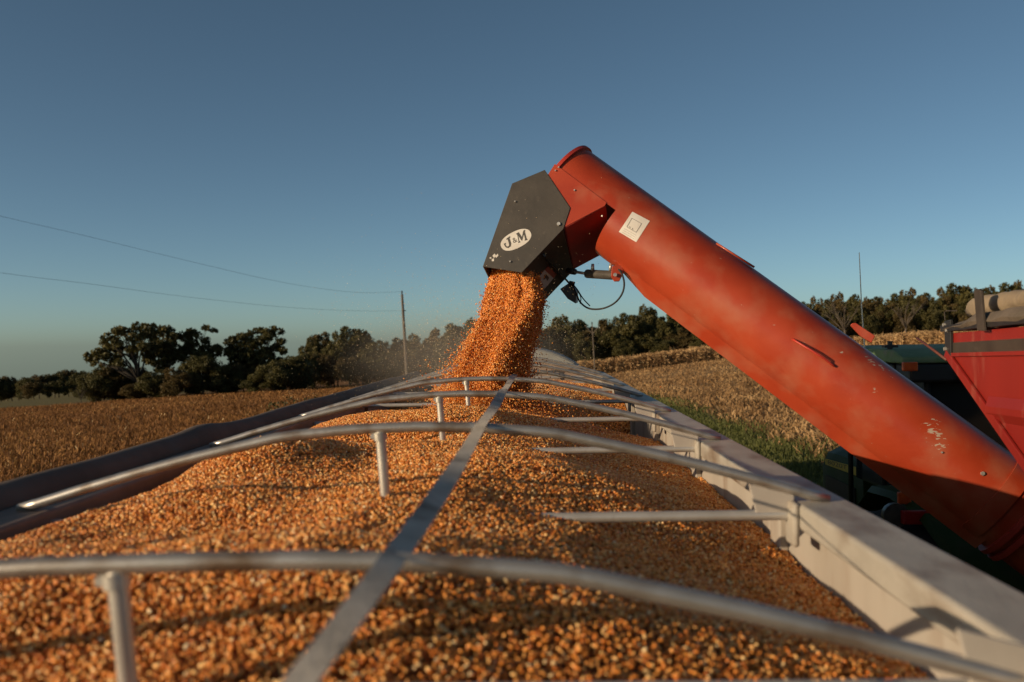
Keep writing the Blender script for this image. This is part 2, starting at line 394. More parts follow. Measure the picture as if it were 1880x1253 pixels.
def limbs(mb, base, tops, r0, seed, fork=.35):
    r = random.Random(seed); base = Vector(base)
    top = Vector((sum(t[0] for t in tops) / len(tops), sum(t[1] for t in tops) / len(tops), max(t[2] for t in tops)))
    h = top.z - base.z; fk = base + (top - base) * fork; fk.x = base.x + (top.x - base.x) * .2; fk.y = base.y + (top.y - base.y) * .2
    mb.tube([base - Vector((0, 0, .3)), base + (fk - base) * .15, base + (fk - base) * .6, fk], [r0 * 1.35, r0, r0 * .85, r0 * .75], 8)
    for t in tops:
        t = Vector(t[:3]); s = base + (fk - base) * r.uniform(.75, 1.0)
        m1 = s.lerp(t, .35) + Vector((r.uniform(-.04, .04) * h, r.uniform(-.04, .04) * h, .05 * h)); m2 = s.lerp(t, .7) + Vector((r.uniform(-.03, .03) * h, 0, .03 * h))
        mb.tube([s, m1, m2, t], [r0 * .45, r0 * .3, r0 * .18, r0 * .06], 6)

def unit_clumps(seed, rx, rz, cz, n, cr):
    r = random.Random(seed); out = []
    while len(out) < n:
        a = r.uniform(0, 2 * PI); u = r.uniform(-1, 1); q = r.uniform(.45, 1.0)
        s = math.sqrt(1 - u * u)
        p = (rx * q * s * math.cos(a), rx * q * s * math.sin(a), cz + rz * q * u, r.uniform(*cr))
        if u < -.5 and r.random() < .5: continue
        out.append(p)
    return out
HT = 12.0
def proto(kind, seed):
    """a mesh pair (crown, trunk) for a tree 12 m tall standing at the origin"""
    p = {'broad': (.40, .36, .60, 34, (.08, .15)), 'tall': (.27, .42, .56, 32, (.08, .14)), 'bush': (.50, .44, .46, 30, (.12, .2))}[kind]
    cl = [(a * HT, b * HT, c * HT, d * HT) for a, b, c, d in unit_clumps(seed, *p[:5])]
    return cl
PROT = {}
def tree(kind, seed, px, top, Z, wpx, label, group, material='leafA', base=None, name='deciduous_tree', cat='tree', rot=None):
    r = random.Random(int(px * 13 + top * 7 + seed))
    pos = at(px, 600, Z); gx, gy = pos.x, pos.y; g = gzf(gx, gy)
    ztop = at(px, top, Z).z; Hh = max(1.5, ztop - g)
    key = (kind, seed, material)
    root = empty(name, (gx, gy, g), label, cat, group)
    if key not in PROT:
        cl = proto(kind, seed)
        me_c = crown('crown', cl, 170 if kind != 'bush' else 110, .58, material, root, seed)
        t = MB(); tops = sorted(cl, key=lambda c: -c[3])[:9]; limbs(t, (0, 0, 0), tops, .26, seed, .3)
        tr = t.build('trunk', 'bark', None, True); tr.parent = root
        PROT[key] = (me_c.data, tr.data)
        ext = np.array([v.co[:] for v in me_c.data.vertices]); PROT[key] += (np.percentile(ext[:, 2], 99.7), np.percentile(ext[:, 0], 99) - np.percentile(ext[:, 0], 1))
    else:
        for nm, d in (('crown', PROT[key][0]), ('trunk', PROT[key][1])):
            o = bpy.data.objects.new(nm, d); COL.objects.link(o); o.parent = root
    sz = Hh / PROT[key][2]; sx = wpx * Z / FPX / PROT[key][3]
    root.scale = (sx, sx, sz); root.rotation_euler = (0, 0, r.uniform(0, 2 * PI) if rot is None else rot)
    return root

def pixel_tree(clumps, ox, oy, sc, Z, tx, label, material, seed, name='oak_tree', depth=.45, nl=260.0, trunk_r=.35):
    """a tree whose leaf clumps were measured in the photograph; depth spread gives it a round crown"""
    r = random.Random(seed); cl = []
    xs = [c[0] for c in clumps]; mid = (min(xs) + max(xs)) / 2; half = (max(xs) - min(xs)) / 2 / sc * Z / FPX
    for c in clumps:
        p = at(ox + c[0] / sc, oy + c[1] / sc, Z); rad = c[2] / sc * Z / FPX
        e = max(.25, 1 - ((c[0] - mid) / (max(xs) - min(xs)) * 2) ** 2) ** .5
        for dy in (-1, 1):
            cl.append((p.x + r.uniform(-.3, .3), p.y + dy * r.uniform(.1, .8) * half * depth * 2 * e, p.z + r.uniform(-.3, .3), rad * 1.05))
    b = at(tx, 600, Z); g = gzf(b.x, b.y)
    root = empty(name, (b.x, b.y, g), label, 'tree')
    crown('crown', cl, nl, .5, material, root, seed, off=(b.x, b.y, g))
    t = MB(); tops = [c for c in r.sample(cl, min(16, len(cl)))]
    limbs(t, (b.x, b.y, g), tops, trunk_r, seed, .32)
    t.build('trunk', 'bark', root, True)
    return root

pixel_tree([(150, 340, 42), (200, 290, 38), (240, 230, 38), (300, 190, 42), (370, 140, 46), (430, 120, 42), (520, 100, 40), (590, 100, 36), (620, 150, 34), (560, 170, 44), (480, 190, 44), (400, 210, 44), (330, 250, 44), (270, 300, 40), (205, 355, 34), (280, 350, 38), (360, 310, 36), (450, 270, 40), (530, 270, 50), (600, 250, 46), (180, 410, 24), (330, 380, 34), (420, 360, 34), (110, 365, 22)],
           140, 580, 4.476, 128, 262, 'spreading oak with gappy crown at the left end of the near trees', 'leafA', 21, trunk_r=.38)
pixel_tree([(690, 95, 30), (750, 120, 38), (700, 150, 36), (790, 170, 44), (650, 230, 44), (720, 240, 56), (800, 260, 58), (640, 300, 60), (740, 330, 66), (830, 340, 60), (700, 400, 60), (600, 360, 50)],
           140, 580, 4.476, 134, 305, 'narrow topped tree just right of the spreading oak', 'leafA', 22, trunk_r=.3)
pixel_tree([(880, 180, 40), (940, 130, 38), (980, 170, 38), (930, 230, 52), (1060, 110, 28), (1128, 118, 22), (1050, 190, 28), (1058, 250, 34), (1150, 262, 34), (1010, 300, 62), (890, 320, 66), (1110, 320, 50), (960, 390, 66), (1090, 400, 58)],
           140, 580, 4.476, 136, 362, 'tree with two thin raised tufts left of the twin topped tree', 'leafA', 23, trunk_r=.3)
pixel_tree([(1270, 210, 38), (1340, 185, 40), (1400, 185, 36), (1450, 135, 28), (1510, 120, 34), (1590, 125, 30), (1640, 122, 32), (1690, 195, 30), (1600, 190, 36), (1520, 200, 48), (1420, 250, 62), (1320, 270, 62), (1650, 260, 42), (1250, 300, 52), (1560, 300, 64), (1450, 340, 70), (1350, 350, 70), (1700, 290, 34), (1600, 380, 70), (1420, 420, 80), (1300, 420, 66)],
           140, 580, 4.476, 138, 470, 'dark broad tree with a twin leafy top left of the utility pole', 'leafA', 24, trunk_r=.36)
GL = 'understorey trees below the near left oaks'
for i, (px, top, wp) in enumerate([(175, 690, 55), (205, 676, 60), (232, 695, 45), (285, 690, 55), (325, 678, 60), (372, 655, 75), (410, 672, 60), (445, 668, 65), (500, 664, 70), (535, 655, 65), (560, 672, 50), (350, 700, 50), (470, 690, 60), (520, 690, 60), (255, 690, 60), (272, 698, 56), (240, 705, 50), (188, 674, 62), (214, 669, 62), (243, 676, 56), (276, 682, 60), (165, 688, 56), (400, 700, 60), (430, 695, 60)]):
    tree('bush', 3 + i % 2, px, top, 126 + (i % 4) * 3, wp, 'dark bushy understorey tree filling in below the near left oaks', GL, 'leafB' if i % 3 == 1 else 'leafA', name='understorey_tree')
GF = 'trees of the far left tree line'
for i, (px, top) in enumerate([(-60, 690), (-35, 688), (-12, 690), (12, 692), (32, 698), (50, 694), (70, 690), (88, 688), (106, 684), (124, 680), (142, 683), (158, 686), (175, 690), (195, 690), (20, 703), (60, 702), (98, 700), (135, 700), (160, 702), (0, 704)]):
    tree('bush' if i % 2 else 'broad', 3 + i % 2, px, top, 300 + (i % 5) * 6 - (14 if i > 13 else 0), 36, 'low rounded tree of the distant tree line at far left', GF, 'leafB' if i % 3 == 0 else 'leafA')
GM = 'trees behind the power pole'
mid = [(552, 655, 50, 'bush'), (566, 622, 42, 'broad'), (592, 612, 46, 'broad'), (618, 612, 44, 'broad'), (642, 602, 60, 'broad'), (664, 612, 46, 'broad'), (690, 627, 40, 'broad'), (712, 630, 40, 'broad'), (732, 622, 44, 'broad'), (765, 616, 46, 'broad'), (790, 626, 40, 'broad'), (806, 606, 48, 'broad'), (830, 597, 50, 'broad'), (856, 589, 54, 'broad'), (885, 585, 54, 'broad'), (915, 590, 60, 'broad'), (945, 595, 60, 'broad'), (975, 600, 60, 'broad')]
for i, (px, top, wp, kd) in enumerate(mid):
    tree(kd, 5 + i % 2, px, top, 158 + (i % 3) * 5, wp * 1.15, {642: 'wide flat topped tree left of the power pole', 856: 'tall hazy tree at the left edge of the falling corn', 690: 'pale thin crowned tree just left of the power pole'}.get(px, 'dull green tree in the hazy row behind the power pole'), GM, 'leafB' if i % 3 == 2 else 'leafA')
for i, px in enumerate(range(560, 990, 26)):
    tree('bush', 3 + i % 2, px, 648 + (i * 37) % 17, 150 + (i % 3) * 4, 52, 'dark low bush at the foot of the hazy tree row behind the power pole', 'bushes below the hazy tree row', 'leafB' if i % 2 else 'leafA', name='bush', cat='bush')
GR = 'trees beyond the standing corn right of the falling corn'
rt = [(1008, 604, 50, 'broad'), (1040, 582, 66, 'broad'), (1068, 589, 50, 'broad'), (1092, 606, 36, 'bush'), (1104, 589, 44, 'broad'), (1130, 585, 50, 'broad'), (1152, 577, 48, 'broad'), (1178, 564, 56, 'broad'), (1200, 570, 48, 'broad'), (1224, 577, 50, 'broad'), (1246, 577, 50, 'broad'), (1270, 584, 50, 'broad'), (1300, 590, 60, 'broad'), (1340, 585, 60, 'broad'), (1390, 575, 66, 'broad'), (1440, 565, 66, 'broad')]
for i, (px, top, wp, kd) in enumerate(rt):
    tree(kd, 5 + i % 2, px, top, 196 + (i % 3) * 6, wp * 1.1, {1040: 'large rounded tree just right of the falling corn', 1178: 'tallest tree under the hoses, with sky gaps in its top'}.get(px, 'dark green tree in the wood between falling corn and red auger'), GR, 'leafA' if i % 4 else 'leafB')
for i, px in enumerate(range(995, 1470, 21)):
    tree('broad', 5 + i % 2, px, 606 - max(0, px - 1150) * .06 + (i * 17) % 11, 193 + (i % 3) * 3, 50, 'dark green tree in the wood between falling corn and red auger', GR, 'leafA' if i % 4 else 'leafB')
for i, px in enumerate(range(1000, 1480, 24)):
    tree('bush', 3 + i % 2, px, 622 - max(0, px - 1150) * .075 + (i * 29) % 12, 190 + (i % 3) * 3, 46, 'dark undergrowth bush at the foot of the wood behind the standing corn', 'undergrowth bushes of the right wood', 'leafA', name='bush', cat='bush')
GQ = 'trees of the wood behind the grain cart'
fr = [(1480, 556, 30), (1495, 548, 34), (1518, 552, 34), (1545, 540, 40), (1566, 543, 34), (1585, 549, 34), (1604, 547, 36), (1624, 549, 34), (1650, 541, 40), (1676, 532, 46), (1700, 540, 36), (1728, 532, 44), (1754, 523, 48), (1776, 529, 40), (1800, 533, 40), (1826, 528, 44), (1850, 522, 46), (1876, 519, 46), (1905, 522, 46), (1935, 524, 46)]
for i, (px, top, wp) in enumerate(fr):
    tree('broad', 5 + i % 2, px, top, 246 + (i % 4) * 6, wp * 1.2, {1754: 'tallest dark tree above the tarp end of the grain cart', 1545: 'rounded tree just left of the thin whip aerial'}.get(px, 'brownish tree in the wood on the rise behind the grain cart'), GQ, 'leafB' if i % 2 else 'leafA')
for i, px in enumerate(range(1470, 1960, 17)):
    tree('broad', 5 + i % 2, px, 562 - (px - 1480) * .075 + (i * 23) % 13, 240 + (i % 3) * 3, 44, 'brownish tree in the wood on the rise behind the grain cart', GQ, 'leafB' if i % 3 else 'leafA')
for i, px in enumerate(range(1478, 1950, 20)):
    tree('bush', 3 + i % 2, px, 578 - (px - 1480) * .04 + (i * 31) % 12, 236 + (i % 3) * 3, 40, 'brown green bush low in the wood behind the grain cart', 'low bushes of the wood behind the cart', 'leafB' if i % 2 else 'leafA', name='bush', cat='bush')
def bare_tree(px, basey, top, Z, label, seed, mt='bark2'):
    b = at(px, 600, Z); g = gzf(b.x, b.y); zt = at(px, top, Z).z; H = zt - g; r = random.Random(seed)
    t = MB(); O = Vector((b.x, b.y, g))
    tops = [(b.x + r.uniform(-.42, .42) * H, b.y + r.uniform(-.3, .3) * H, g + H * r.uniform(.6, 1.0), 1) for _ in range(9)]
    limbs(t, O, tops, H * .028, seed, .38)
    for q in tops:
        q = Vector(q[:3])
        for j in range(4):
            t.tube([q.lerp(O + Vector((0, 0, H * .4)), r.uniform(.1, .5)), q + Vector((r.uniform(-.14, .14) * H, r.uniform(-.1, .1) * H, r.uniform(-.02, .16) * H))], [H * .006, H * .002], 4)
    root = empty('bare_tree', (b.x, b.y, g), label, 'bare tree'); t.build('trunk', mt, root, True)
bare_tree(1553, 0, 553, 228, 'pale leafless tree just left of the whip aerial', 3)
bare_tree(1662, 0, 553, 228, 'pale leafless tree in front of the wood right of the whip aerial', 4)
bare_tree(146, 0, 712, 122, 'small dark leafless tree alone at the left field edge', 6, 'bark')
# shrubs by the lane
def shrub(px, py, Y, wm, hm, label, seed):
    p = at(px, py, Y); g = gzf(p.x, p.y); top = p.z + hm * .4; r = random.Random(seed)
    H = top - g; root = empty('shrub', (p.x, p.y, g), label, 'shrub')
    cl = [(p.x + r.uniform(-.5, .5) * wm, p.y + r.uniform(-.5, .5) * wm, g + H * r.uniform(.35, .95), wm * .22) for _ in range(14)]
    crown('foliage', cl, 900, .10, 'leafA', root, seed, off=(p.x, p.y, g))
    t = MB()
    for c in cl: t.tube([(p.x, p.y, g - .05), ((p.x + c[0]) / 2, (p.y + c[1]) / 2, g + H * .4), c[:3]], [.03, .02, .008], 5)
    t.build('stems', 'bark', root, True)
shrub(522, 750, 27, 1.15, .75, 'dark leafy shrub showing above the rolled tarp', 1)
shrub(570, 726, 30, .38, .75, 'thin upright weed right of the dark shrub', 2)

# ------------------------------------------------------------------ poles and wires
def pole(px, top, Y, label, r=.15, brace=False):
    p = at(px, top, Y); g = gzf(p.x, p.y)
    root = empty('utility_pole', (p.x, p.y, g), label, 'utility pole', 'utility poles beyond the trailer')
    lean = Vector((.045, 0, 0)) * (p.z - g)
    t = MB(); t.tube([(p.x + lean.x, p.y, g - .5), (p.x + lean.x * .5, p.y, (p.z + g) / 2), p], [r * 1.25, r * 1.1, r * .85], 10); t.build('post', 'wood', root, 60)
    i = MB(); i.tube([p, p + Vector((0, 0, .22)), p + Vector((0, 0, .4))], [.05, .09, .06], 8)
    i.build('insulator', 'blk2', root, True)
    i = MB(); q = p + lean * .15 - Vector((0, 0, (p.z - g) * .165)); i.tube([q, q + Vector((.35, -.05, 0))], [.06, .04], 6); i.build('bracket', 'blk2', root)
    if brace:
        i = MB(); q = p - Vector((0, 0, .6)); i.tube([q + Vector((-.9, 0, .5)), q + Vector((0, 0, -.5))], .05, 6); i.tube([q + Vector((.9, 0, .4)), q + Vector((0, 0, -.6))], .05, 6); i.build('brace', 'wood', root)
    return p, q
pt_, pq_ = pole(738, 541, 98, 'weathered utility pole standing beyond the left front of the trailer')
pole(1087, 597, 118, 'thin distant utility pole just right of the falling corn', .07, True)
def wire(p0, pts, label):
    mb = MB(); path = [p0] + [at(*q) for q in pts]
    # smooth
    c = []
    for i in range(len(path) - 1):
        a = path[max(i - 1, 0)]; b = path[i]; d = path[i + 1]; e = path[min(i + 2, len(path) - 1)]
        for t in (0, .2, .4, .6, .8):
            c.append(.5 * ((2 * b) + (d - a) * t + (2 * a - 5 * b + 4 * d - e) * t * t + (3 * b - a - 3 * d + e) * t ** 3))
    c.append(path[-1])
    mb.tube(c, .010, 5)
    o = mb.build('power_line', 'wire', None, True); tag(o, label, 'power line', 'power lines left of the pole')
wire(pt_ + Vector((0, 0, .3)), [(650, 537, 92), (520, 519, 84), (340, 478, 74), (160, 434, 66), (0, 397, 60), (-400, 300, 48)], 'upper wire running left from the utility pole')
wire(pq_, [(650, 571, 92), (520, 564, 84), (340, 545, 74), (160, 521, 66), (0, 501, 60), (-400, 440, 48)], 'lower wire running left from the utility pole')

# ------------------------------------------------------------------ grain trailer
XC = -.351; HALF = 1.152
BY = [1.30] + [1.04 + 1.53 * i for i in range(1, 8)]
DX = [0, .18, .386, .643, .80, .962, 1.08, 1.152]; DD = [.245, .250, .268, .325, .365, .410, .446, .466]
def arch(x): return float(np.interp(abs(x - XC), DX, DD))
TR = empty('grain_trailer', (XC, 6, 0), 'pale open top grain trailer heaped with corn, seen from its rear', 'grain trailer')
ZR = CZ - .47
YF, YB = 12.15, .30
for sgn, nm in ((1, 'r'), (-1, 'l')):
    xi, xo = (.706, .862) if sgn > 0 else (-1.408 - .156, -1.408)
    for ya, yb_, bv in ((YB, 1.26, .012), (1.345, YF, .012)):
        m = MB(); m.b2((xi, ya, ZR - .072), (xo, yb_, ZR)); m.build('top_rail', 'rail' if sgn > 0 else 'rail_shade_rust', TR, bevel=bv, seg=4)
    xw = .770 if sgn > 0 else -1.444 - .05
    m = MB(); m.b2((xw, YB, 1.25), (xw + .05, YF, ZR - .0725)); m.build('side_wall', 'wall' if sgn > 0 else 'rail_shade_rust', TR)
    # wall posts behind the bows
    for yb in BY:
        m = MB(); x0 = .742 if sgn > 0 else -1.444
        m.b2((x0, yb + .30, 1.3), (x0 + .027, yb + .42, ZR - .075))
        m.build('wall_post', 'wall' if sgn > 0 else 'rail_shade_rust', TR, bevel=.004)
    # lower ledge
m = MB(); m.b2((-1.49, YB - .05, 1.25), (.79, YB, ZR)); m.build('rear_wall', 'wall', TR)
m = MB(); m.prism([(-1.444, YF - .03, 2.2), (-1.444, YF - .01, 2.2), (-1.444, 10.3, 1.3), (-1.444, 10.3, 1.26)], (2.186, 0, 0)); m.build('front_slope', 'frontwall', TR)
m = MB(); m.prism([(-1.49, YF, 1.25)] + [(.79, YF, 1.25)] + [(XC + HALF * t, YF, CZ - arch(XC + HALF * t) - .03) for t in np.linspace(1, -1, 25)], (0, .05, 0)); m.build('front_wall', 'frontwall', TR)
m = MB(); m.b2((-1.444, YB, 1.2), (.742, YF, 1.245)); m.build('floor_pan', 'wall', TR)
m = MB(); m.b2((-.9, .4, .95), (-.75, 12, 1.2)); m.b2((.05, .4, .95), (.2, 12, 1.2)); m.build('chassis_rails', 'blk2', TR)
gt = gzf(-.35, 2)
def wheel(root, c, r, wd, tyre='rubber', rim='steel', ax=Vector((1, 0, 0))):
    c = Vector(c); hub = MB()
    prof = [(.45, .5), (.9, .5), (1.0, .42), (1.0, -.42), (.9, -.5), (.45, -.5)]
    m = MB(); n = 28; vs = []; fs = []
    for k in range(n):
        a = 2 * PI * k / n
        for (q, o) in prof:
            rr_ = q * r * (1 if k % 2 or q < 1 else .965)
            vs.append(c + ax * (o * wd) + Vector((0, math.cos(a), math.sin(a))) * rr_)
    L = len(prof)
    for k in range(n):
        for j in range(L): fs.append((k * L + j, k * L + (j + 1) % L, ((k + 1) % n) * L + (j + 1) % L, ((k + 1) % n) * L + j))
    m.add(vs, fs); t = m.build('wheel', tyre, root, 40)
    hub.tube([c - ax * wd * .3, c + ax * wd * .3], r * .5, 18); hub.tube([c - ax * wd * .42, c + ax * wd * .42], r * .18, 12); hub.build('rim', rim, t, 40)
for yy in (1.6, 2.9):
    for xx in (-1.25, .55): wheel(TR, (xx, yy, gzf(xx, yy) + .5), .5, .5)
# tarp roll on the left rail
m = MB(); path = []; rad = []
yy = -.2
while yy < 12.1:
    bul = .0025 * math.sin(yy * 2.1 + .5) + .014 * math.exp(-((yy - 4.35) / .25) ** 2) + .0015 * math.sin(yy * 7)
    path.append((-1.648 + .004 * math.sin(yy * 1.3), yy, ZR - .015 + bul)); rad.append(.070 + .002 * math.sin(yy * 3.3) + .010 * math.exp(-((yy - 4.4) / .2) ** 2)); yy += .09
m.tube(path, rad, 18); m.build('rolled_tarp', 'tarpdk', TR, True)
m = MB(); m.tube([(-1.648, 12.1, ZR), (-1.648, 12.22, ZR)], .03, 10); m.build('tarp_roll_axle', 'steel', TR, True)
m = MB()
for yb in BY: m.b2((-1.72, yb + .02, ZR - .12), (-1.57, yb + .06, ZR - .10))
m.build('tarp_brackets', 'rail', TR)
# bows
def make_bow(y, dz=0.0, half=1.0, px=-.447, sag=1.0):
    def arch(x):        # the rear bow is flatter left of its crown
        d = float(np.interp(abs(x - XC), DX, DD)); k = float(np.interp(XC - x, [0, .5, 1.06], [sag, sag, 1])) if x < XC else 1
        return .245 + (d - .245) * k
    m = MB(); m.tube([(XC + HALF * half * t, y, CZ + dz - arch(XC + HALF * half * t)) for t in np.linspace(-1, 1, 41)], .0148, 14)
    bow = m.build('roof_bow', 'pipe', TR, True)
    m = MB(); m.tube([(-1.43, y + .005, CZ - .512), (.724, y + .005, CZ - .508)], .0150, 12); m.build('cross_tube', 'tubewhite', bow, 60)
    za = CZ + dz - arch(px)
    m = MB(); m.tube([(px - .010, y + .002, za), (px + .007, y + .003, CZ - .51)], .0145, 12)
    m.tube([(px - .011, y + .002, za - .012), (px - .009, y + .002, za - .034)], .0195, 10)
    m.tube([(px - .028, y - .012, za - .022), (px - .028, y + .014, za - .022)], .008, 8)
    m.build('king_post', 'tubewhite', bow, 60)
    X = lambda q: XC + q
    g = MB()
    g.prism([(X(.93), y - .006, CZ - .418), (X(1.056), y - .006, CZ - .452), (X(1.056), y - .006, CZ - .516), (X(.95), y - .006, CZ - .505)], (0, .008, 0))
    g.build('gusset_plate', 'alu', bow, bevel=.003)
    g = MB(); g.b2((X(1.038), y - .055, ZR - .118), (X(1.0565), y + .03, ZR + .004))
    g.build('rail_bracket', 'rail', bow, bevel=.008)
    return bow
make_bow(BY[0], -.069, .925, -.61, .25)
b0 = make_bow(BY[1])
for i in range(2, len(BY)):
    c = b0.copy(); COL.objects.link(c); c.location.y += BY[i] - BY[1]
    for ch in list(b0.children):
        d = ch.copy(); COL.objects.link(d); d.parent = c
# ridge strap
m = MB(); vs = []; fs = []
ys = np.arange(.32, 11.75, .045)
for i, y in enumerate(ys):
    fr = np.interp(y, [-.2] + BY, [-1] + list(range(len(BY)))); fr = fr - math.floor(fr)
    sag = .010 * (1 - (2 * fr - 1) ** 2); zz = CZ - arch(-.167) + .0175 - sag - np.interp(y, [BY[0], BY[1]], [.069, 0]); tw = .004 * math.sin(y * 3)
    xx = float(np.interp(y, [.3, BY[0], BY[1]], [-.247, -.212, -.1675])) + .003 * math.sin(y * .9)
    vs += [(xx - .0175, y, zz - tw), (xx + .0175, y, zz + tw - .004), (xx + .0175, y, zz + tw - .0065), (xx - .0175, y, zz - tw - .0025)]
    if i: b = 4 * (i - 1); fs += [(b + k, b + (k + 1) % 4, b + 4 + (k + 1) % 4, b + 4 + k) for k in range(4)]
m.add(vs, fs); m.build('ridge_strap', 'strap', TR, 40)

# ------------------------------------------------------------------ corn
HXk = np.array([-1.6, -1.5, -1.40, -1.27, -1.1, -.9, -.5, -.25, .06, .4, .76]); HHk = np.array([.66, .61, .555, .497, .458, .44, .425, .445, .507, .598, .690])
SX, SY = -.30, 6.45
def corn_h(x, y):
    x = np.asarray(x, float); y = np.asarray(y, float)
    h = np.interp(x + (vnoise(x * 0 + 3, y / .8, 51) - .5) * .10 + np.where(x < -.9, .13 * sstep(2.45, 1.95, y), 0), HXk, HHk)
    def bump(cx, cy, sx, sy, a): return -a * np.exp(-((x - cx) / sx) ** 2 - ((y - cy) / sy) ** 2)
    h = h + bump(-1.06, 3.42, .30, .42, .090) + bump(-.64, 3.1, .26, .55, -.035) + bump(-.75, 1.75, .6, .30, .015) + bump(-.55, 5.1, .6, .5, .03) + bump(.1, 3.3, .4, .35, .025) + bump(-1.36, 2.55, .12, .40, .034)
    h = h + bump(-.8, 2.25, .7, .22, -.035) + bump(-.95, 4.25, .5, .30, -.125) + bump(-.62, 4.95, .35, .35, .02) + .11 * sstep(1.80, 1.22, y)
    h = h + (vnoise(x / .33, y / .33, 52) - .5) * .028 + (vnoise(x / .12, y / .12, 53) - .5) * .010
    h = h + .34 * sstep(5.3, 6.3, y) * sstep(-.55, -1.0, x) + .24 * np.exp(-((y - 7.25) / .62) ** 2) * sstep(.05, .6, x)
    t = sstep(7.5, 9.0, y); far = .495 + .05 * sstep(.2, .76, x) + .14 * sstep(-.9, -1.5, x) + (vnoise(x / .4, y / .4, 57) - .5) * .04 + .06 * sstep(10.2, 11.8, y)
    h = h * (1 - t) + far * t
    r = np.hypot(x - SX, y - SY); cone = .45 + .42 * r + (vnoise(x / .2, y / .2, 54) - .5) * .03
    return np.minimum(h, cone) if True else h
def corn_z(x, y): return CZ - corn_h(x, y)

def instancer(name, P, R, SC, T, size, material, label, cat, core=None):
    """one stuff object: points carrying rotation, scale and tint; geometry nodes put a kernel on each (core = surface mesh kept below)"""
    n = len(P); me = bpy.data.meshes.new(name)
    nc = 0; cv = np.zeros((0, 3)); cf = []
    me.vertices.add(n); me.vertices.foreach_set('co', P.astype(np.float32).ravel())
    for nm, ty, arr, key in (('rot', 'FLOAT_VECTOR', R, 'vector'), ('scl', 'FLOAT_VECTOR', SC, 'vector'), ('tnt', 'FLOAT', T, 'value')):
        a = me.attributes.new(nm, ty, 'POINT'); a.data.foreach_set(key, np.ascontiguousarray(arr, dtype=np.float32).ravel())
    o = bpy.data.objects.new(name, me); COL.objects.link(o)
    g = bpy.data.node_groups.new(name + '_nodes', 'GeometryNodeTree')
    g.interface.new_socket('Geometry', in_out='INPUT', socket_type='NodeSocketGeometry'); g.interface.new_socket('Geometry', in_out='OUTPUT', socket_type='NodeSocketGeometry')
    N_ = g.nodes; L = g.links
    gi = N_.new('NodeGroupInput'); go = N_.new('NodeGroupOutput')
    cone = N_.new('GeometryNodeMeshCone'); cone.inputs['Vertices'].default_value = 7
    cone.inputs['Radius Top'].default_value = .33; cone.inputs['Radius Bottom'].default_value = .56; cone.inputs['Depth'].default_value = 1.15
    tr0 = N_.new('GeometryNodeTransform'); tr0.inputs['Translation'].default_value = (0, 0, -.55); L.new(cone.outputs[0], tr0.inputs[0])
    sub = N_.new('GeometryNodeSubdivisionSurface'); sub.inputs['Level'].default_value = 1; L.new(tr0.outputs[0], sub.inputs[0])
    tr = N_.new('GeometryNodeTransform'); tr.inputs['Scale'].default_value = (size, size * .66, size); L.new(sub.outputs[0], tr.inputs[0])
    ss = N_.new('GeometryNodeSetShadeSmooth'); L.new(tr.outputs[0], ss.inputs[0])
    sm = N_.new('GeometryNodeSetMaterial'); sm.inputs['Material'].default_value = M[material]; L.new(ss.outputs[0], sm.inputs[0])
    ip = N_.new('GeometryNodeInstanceOnPoints'); L.new(gi.outputs[0], ip.inputs['Points']); L.new(sm.outputs[0], ip.inputs['Instance'])
    def na(nm, ty):
        k = N_.new('GeometryNodeInputNamedAttribute'); k.data_type = ty; k.inputs['Name'].default_value = nm; return k.outputs[0]
    er = N_.new('FunctionNodeEulerToRotation'); L.new(na('rot', 'FLOAT_VECTOR'), er.inputs[0]); L.new(er.outputs[0], ip.inputs['Rotation'])
    L.new(na('scl', 'FLOAT_VECTOR'), ip.inputs['Scale'])
    st = N_.new('GeometryNodeStoreNamedAttribute'); st.domain = 'INSTANCE'; st.data_type = 'FLOAT'; st.inputs['Name'].default_value = 'tint'
    L.new(ip.outputs[0], st.inputs['Geometry']); L.new(na('tnt', 'FLOAT'), st.inputs['Value'])
    last = st.outputs[0]
    if core:
        # the packed mass below the loose kernels belongs to the same object
        oi = None
    L.new(last, go.inputs[0])
    md = o.modifiers.new('kernels', 'NODES'); md.node_group = g
    return tag(o, label, cat, None, 'stuff')

def corn_bed():
    xs_ = np.linspace(-1.50, .78, 112); ys_ = np.concatenate([np.linspace(.32, 7, 330), np.linspace(7.03, 12.0, 120)])
    X, Y = np.meshgrid(xs_, ys_); Z = corn_z(X, Y) - .010
    nx = len(xs_); ny = len(ys_)
    vs = np.stack([X, Y, Z], -1).reshape(-1, 3)
    idx = np.arange(nx * ny).reshape(ny, nx)
    fs = np.stack([idx[:-1, :-1], idx[:-1, 1:], idx[1:, 1:], idx[1:, :-1]], -1).reshape(-1, 4)
    me = bpy.data.meshes.new('corn_heap'); me.from_pydata(vs.tolist(), [], fs.tolist())
    for p in me.polygons: p.use_smooth = True
    me.materials.append(M['cornbed'])
    return me
def tri_dens(y): return np.where(y < 3.5, 20000, np.where(y < 5.5, 17000, 9000))
def corn_kernels():
    n = int(2.2 * 10.6 * 24000)
    x = RNG.uniform(-1.48, .762, n); y = RNG.uniform(.85, 11.5, n)
    k = RNG.random(n) < tri_dens(y) / 24000; x, y = x[k], y[k]; n = len(x)
    P = np.stack([x, y, corn_z(x, y) + RNG.uniform(-.007, .006, n)], 1)
    R = np.stack([RNG.normal(PI / 2, .8, n), RNG.uniform(-PI, PI, n) * .8, RNG.uniform(0, 2 * PI, n)], 1)
    s = RNG.uniform(.8, 1.2, n) * (1 + .35 * sstep(5, 8, y)); SC = np.stack([s * RNG.uniform(.85, 1.1, n), s, s * RNG.uniform(.85, 1.15, n)], 1)
    return P, R, SC, RNG.beta(2.2, 2.2, n)
P, R, SC, T = corn_kernels()
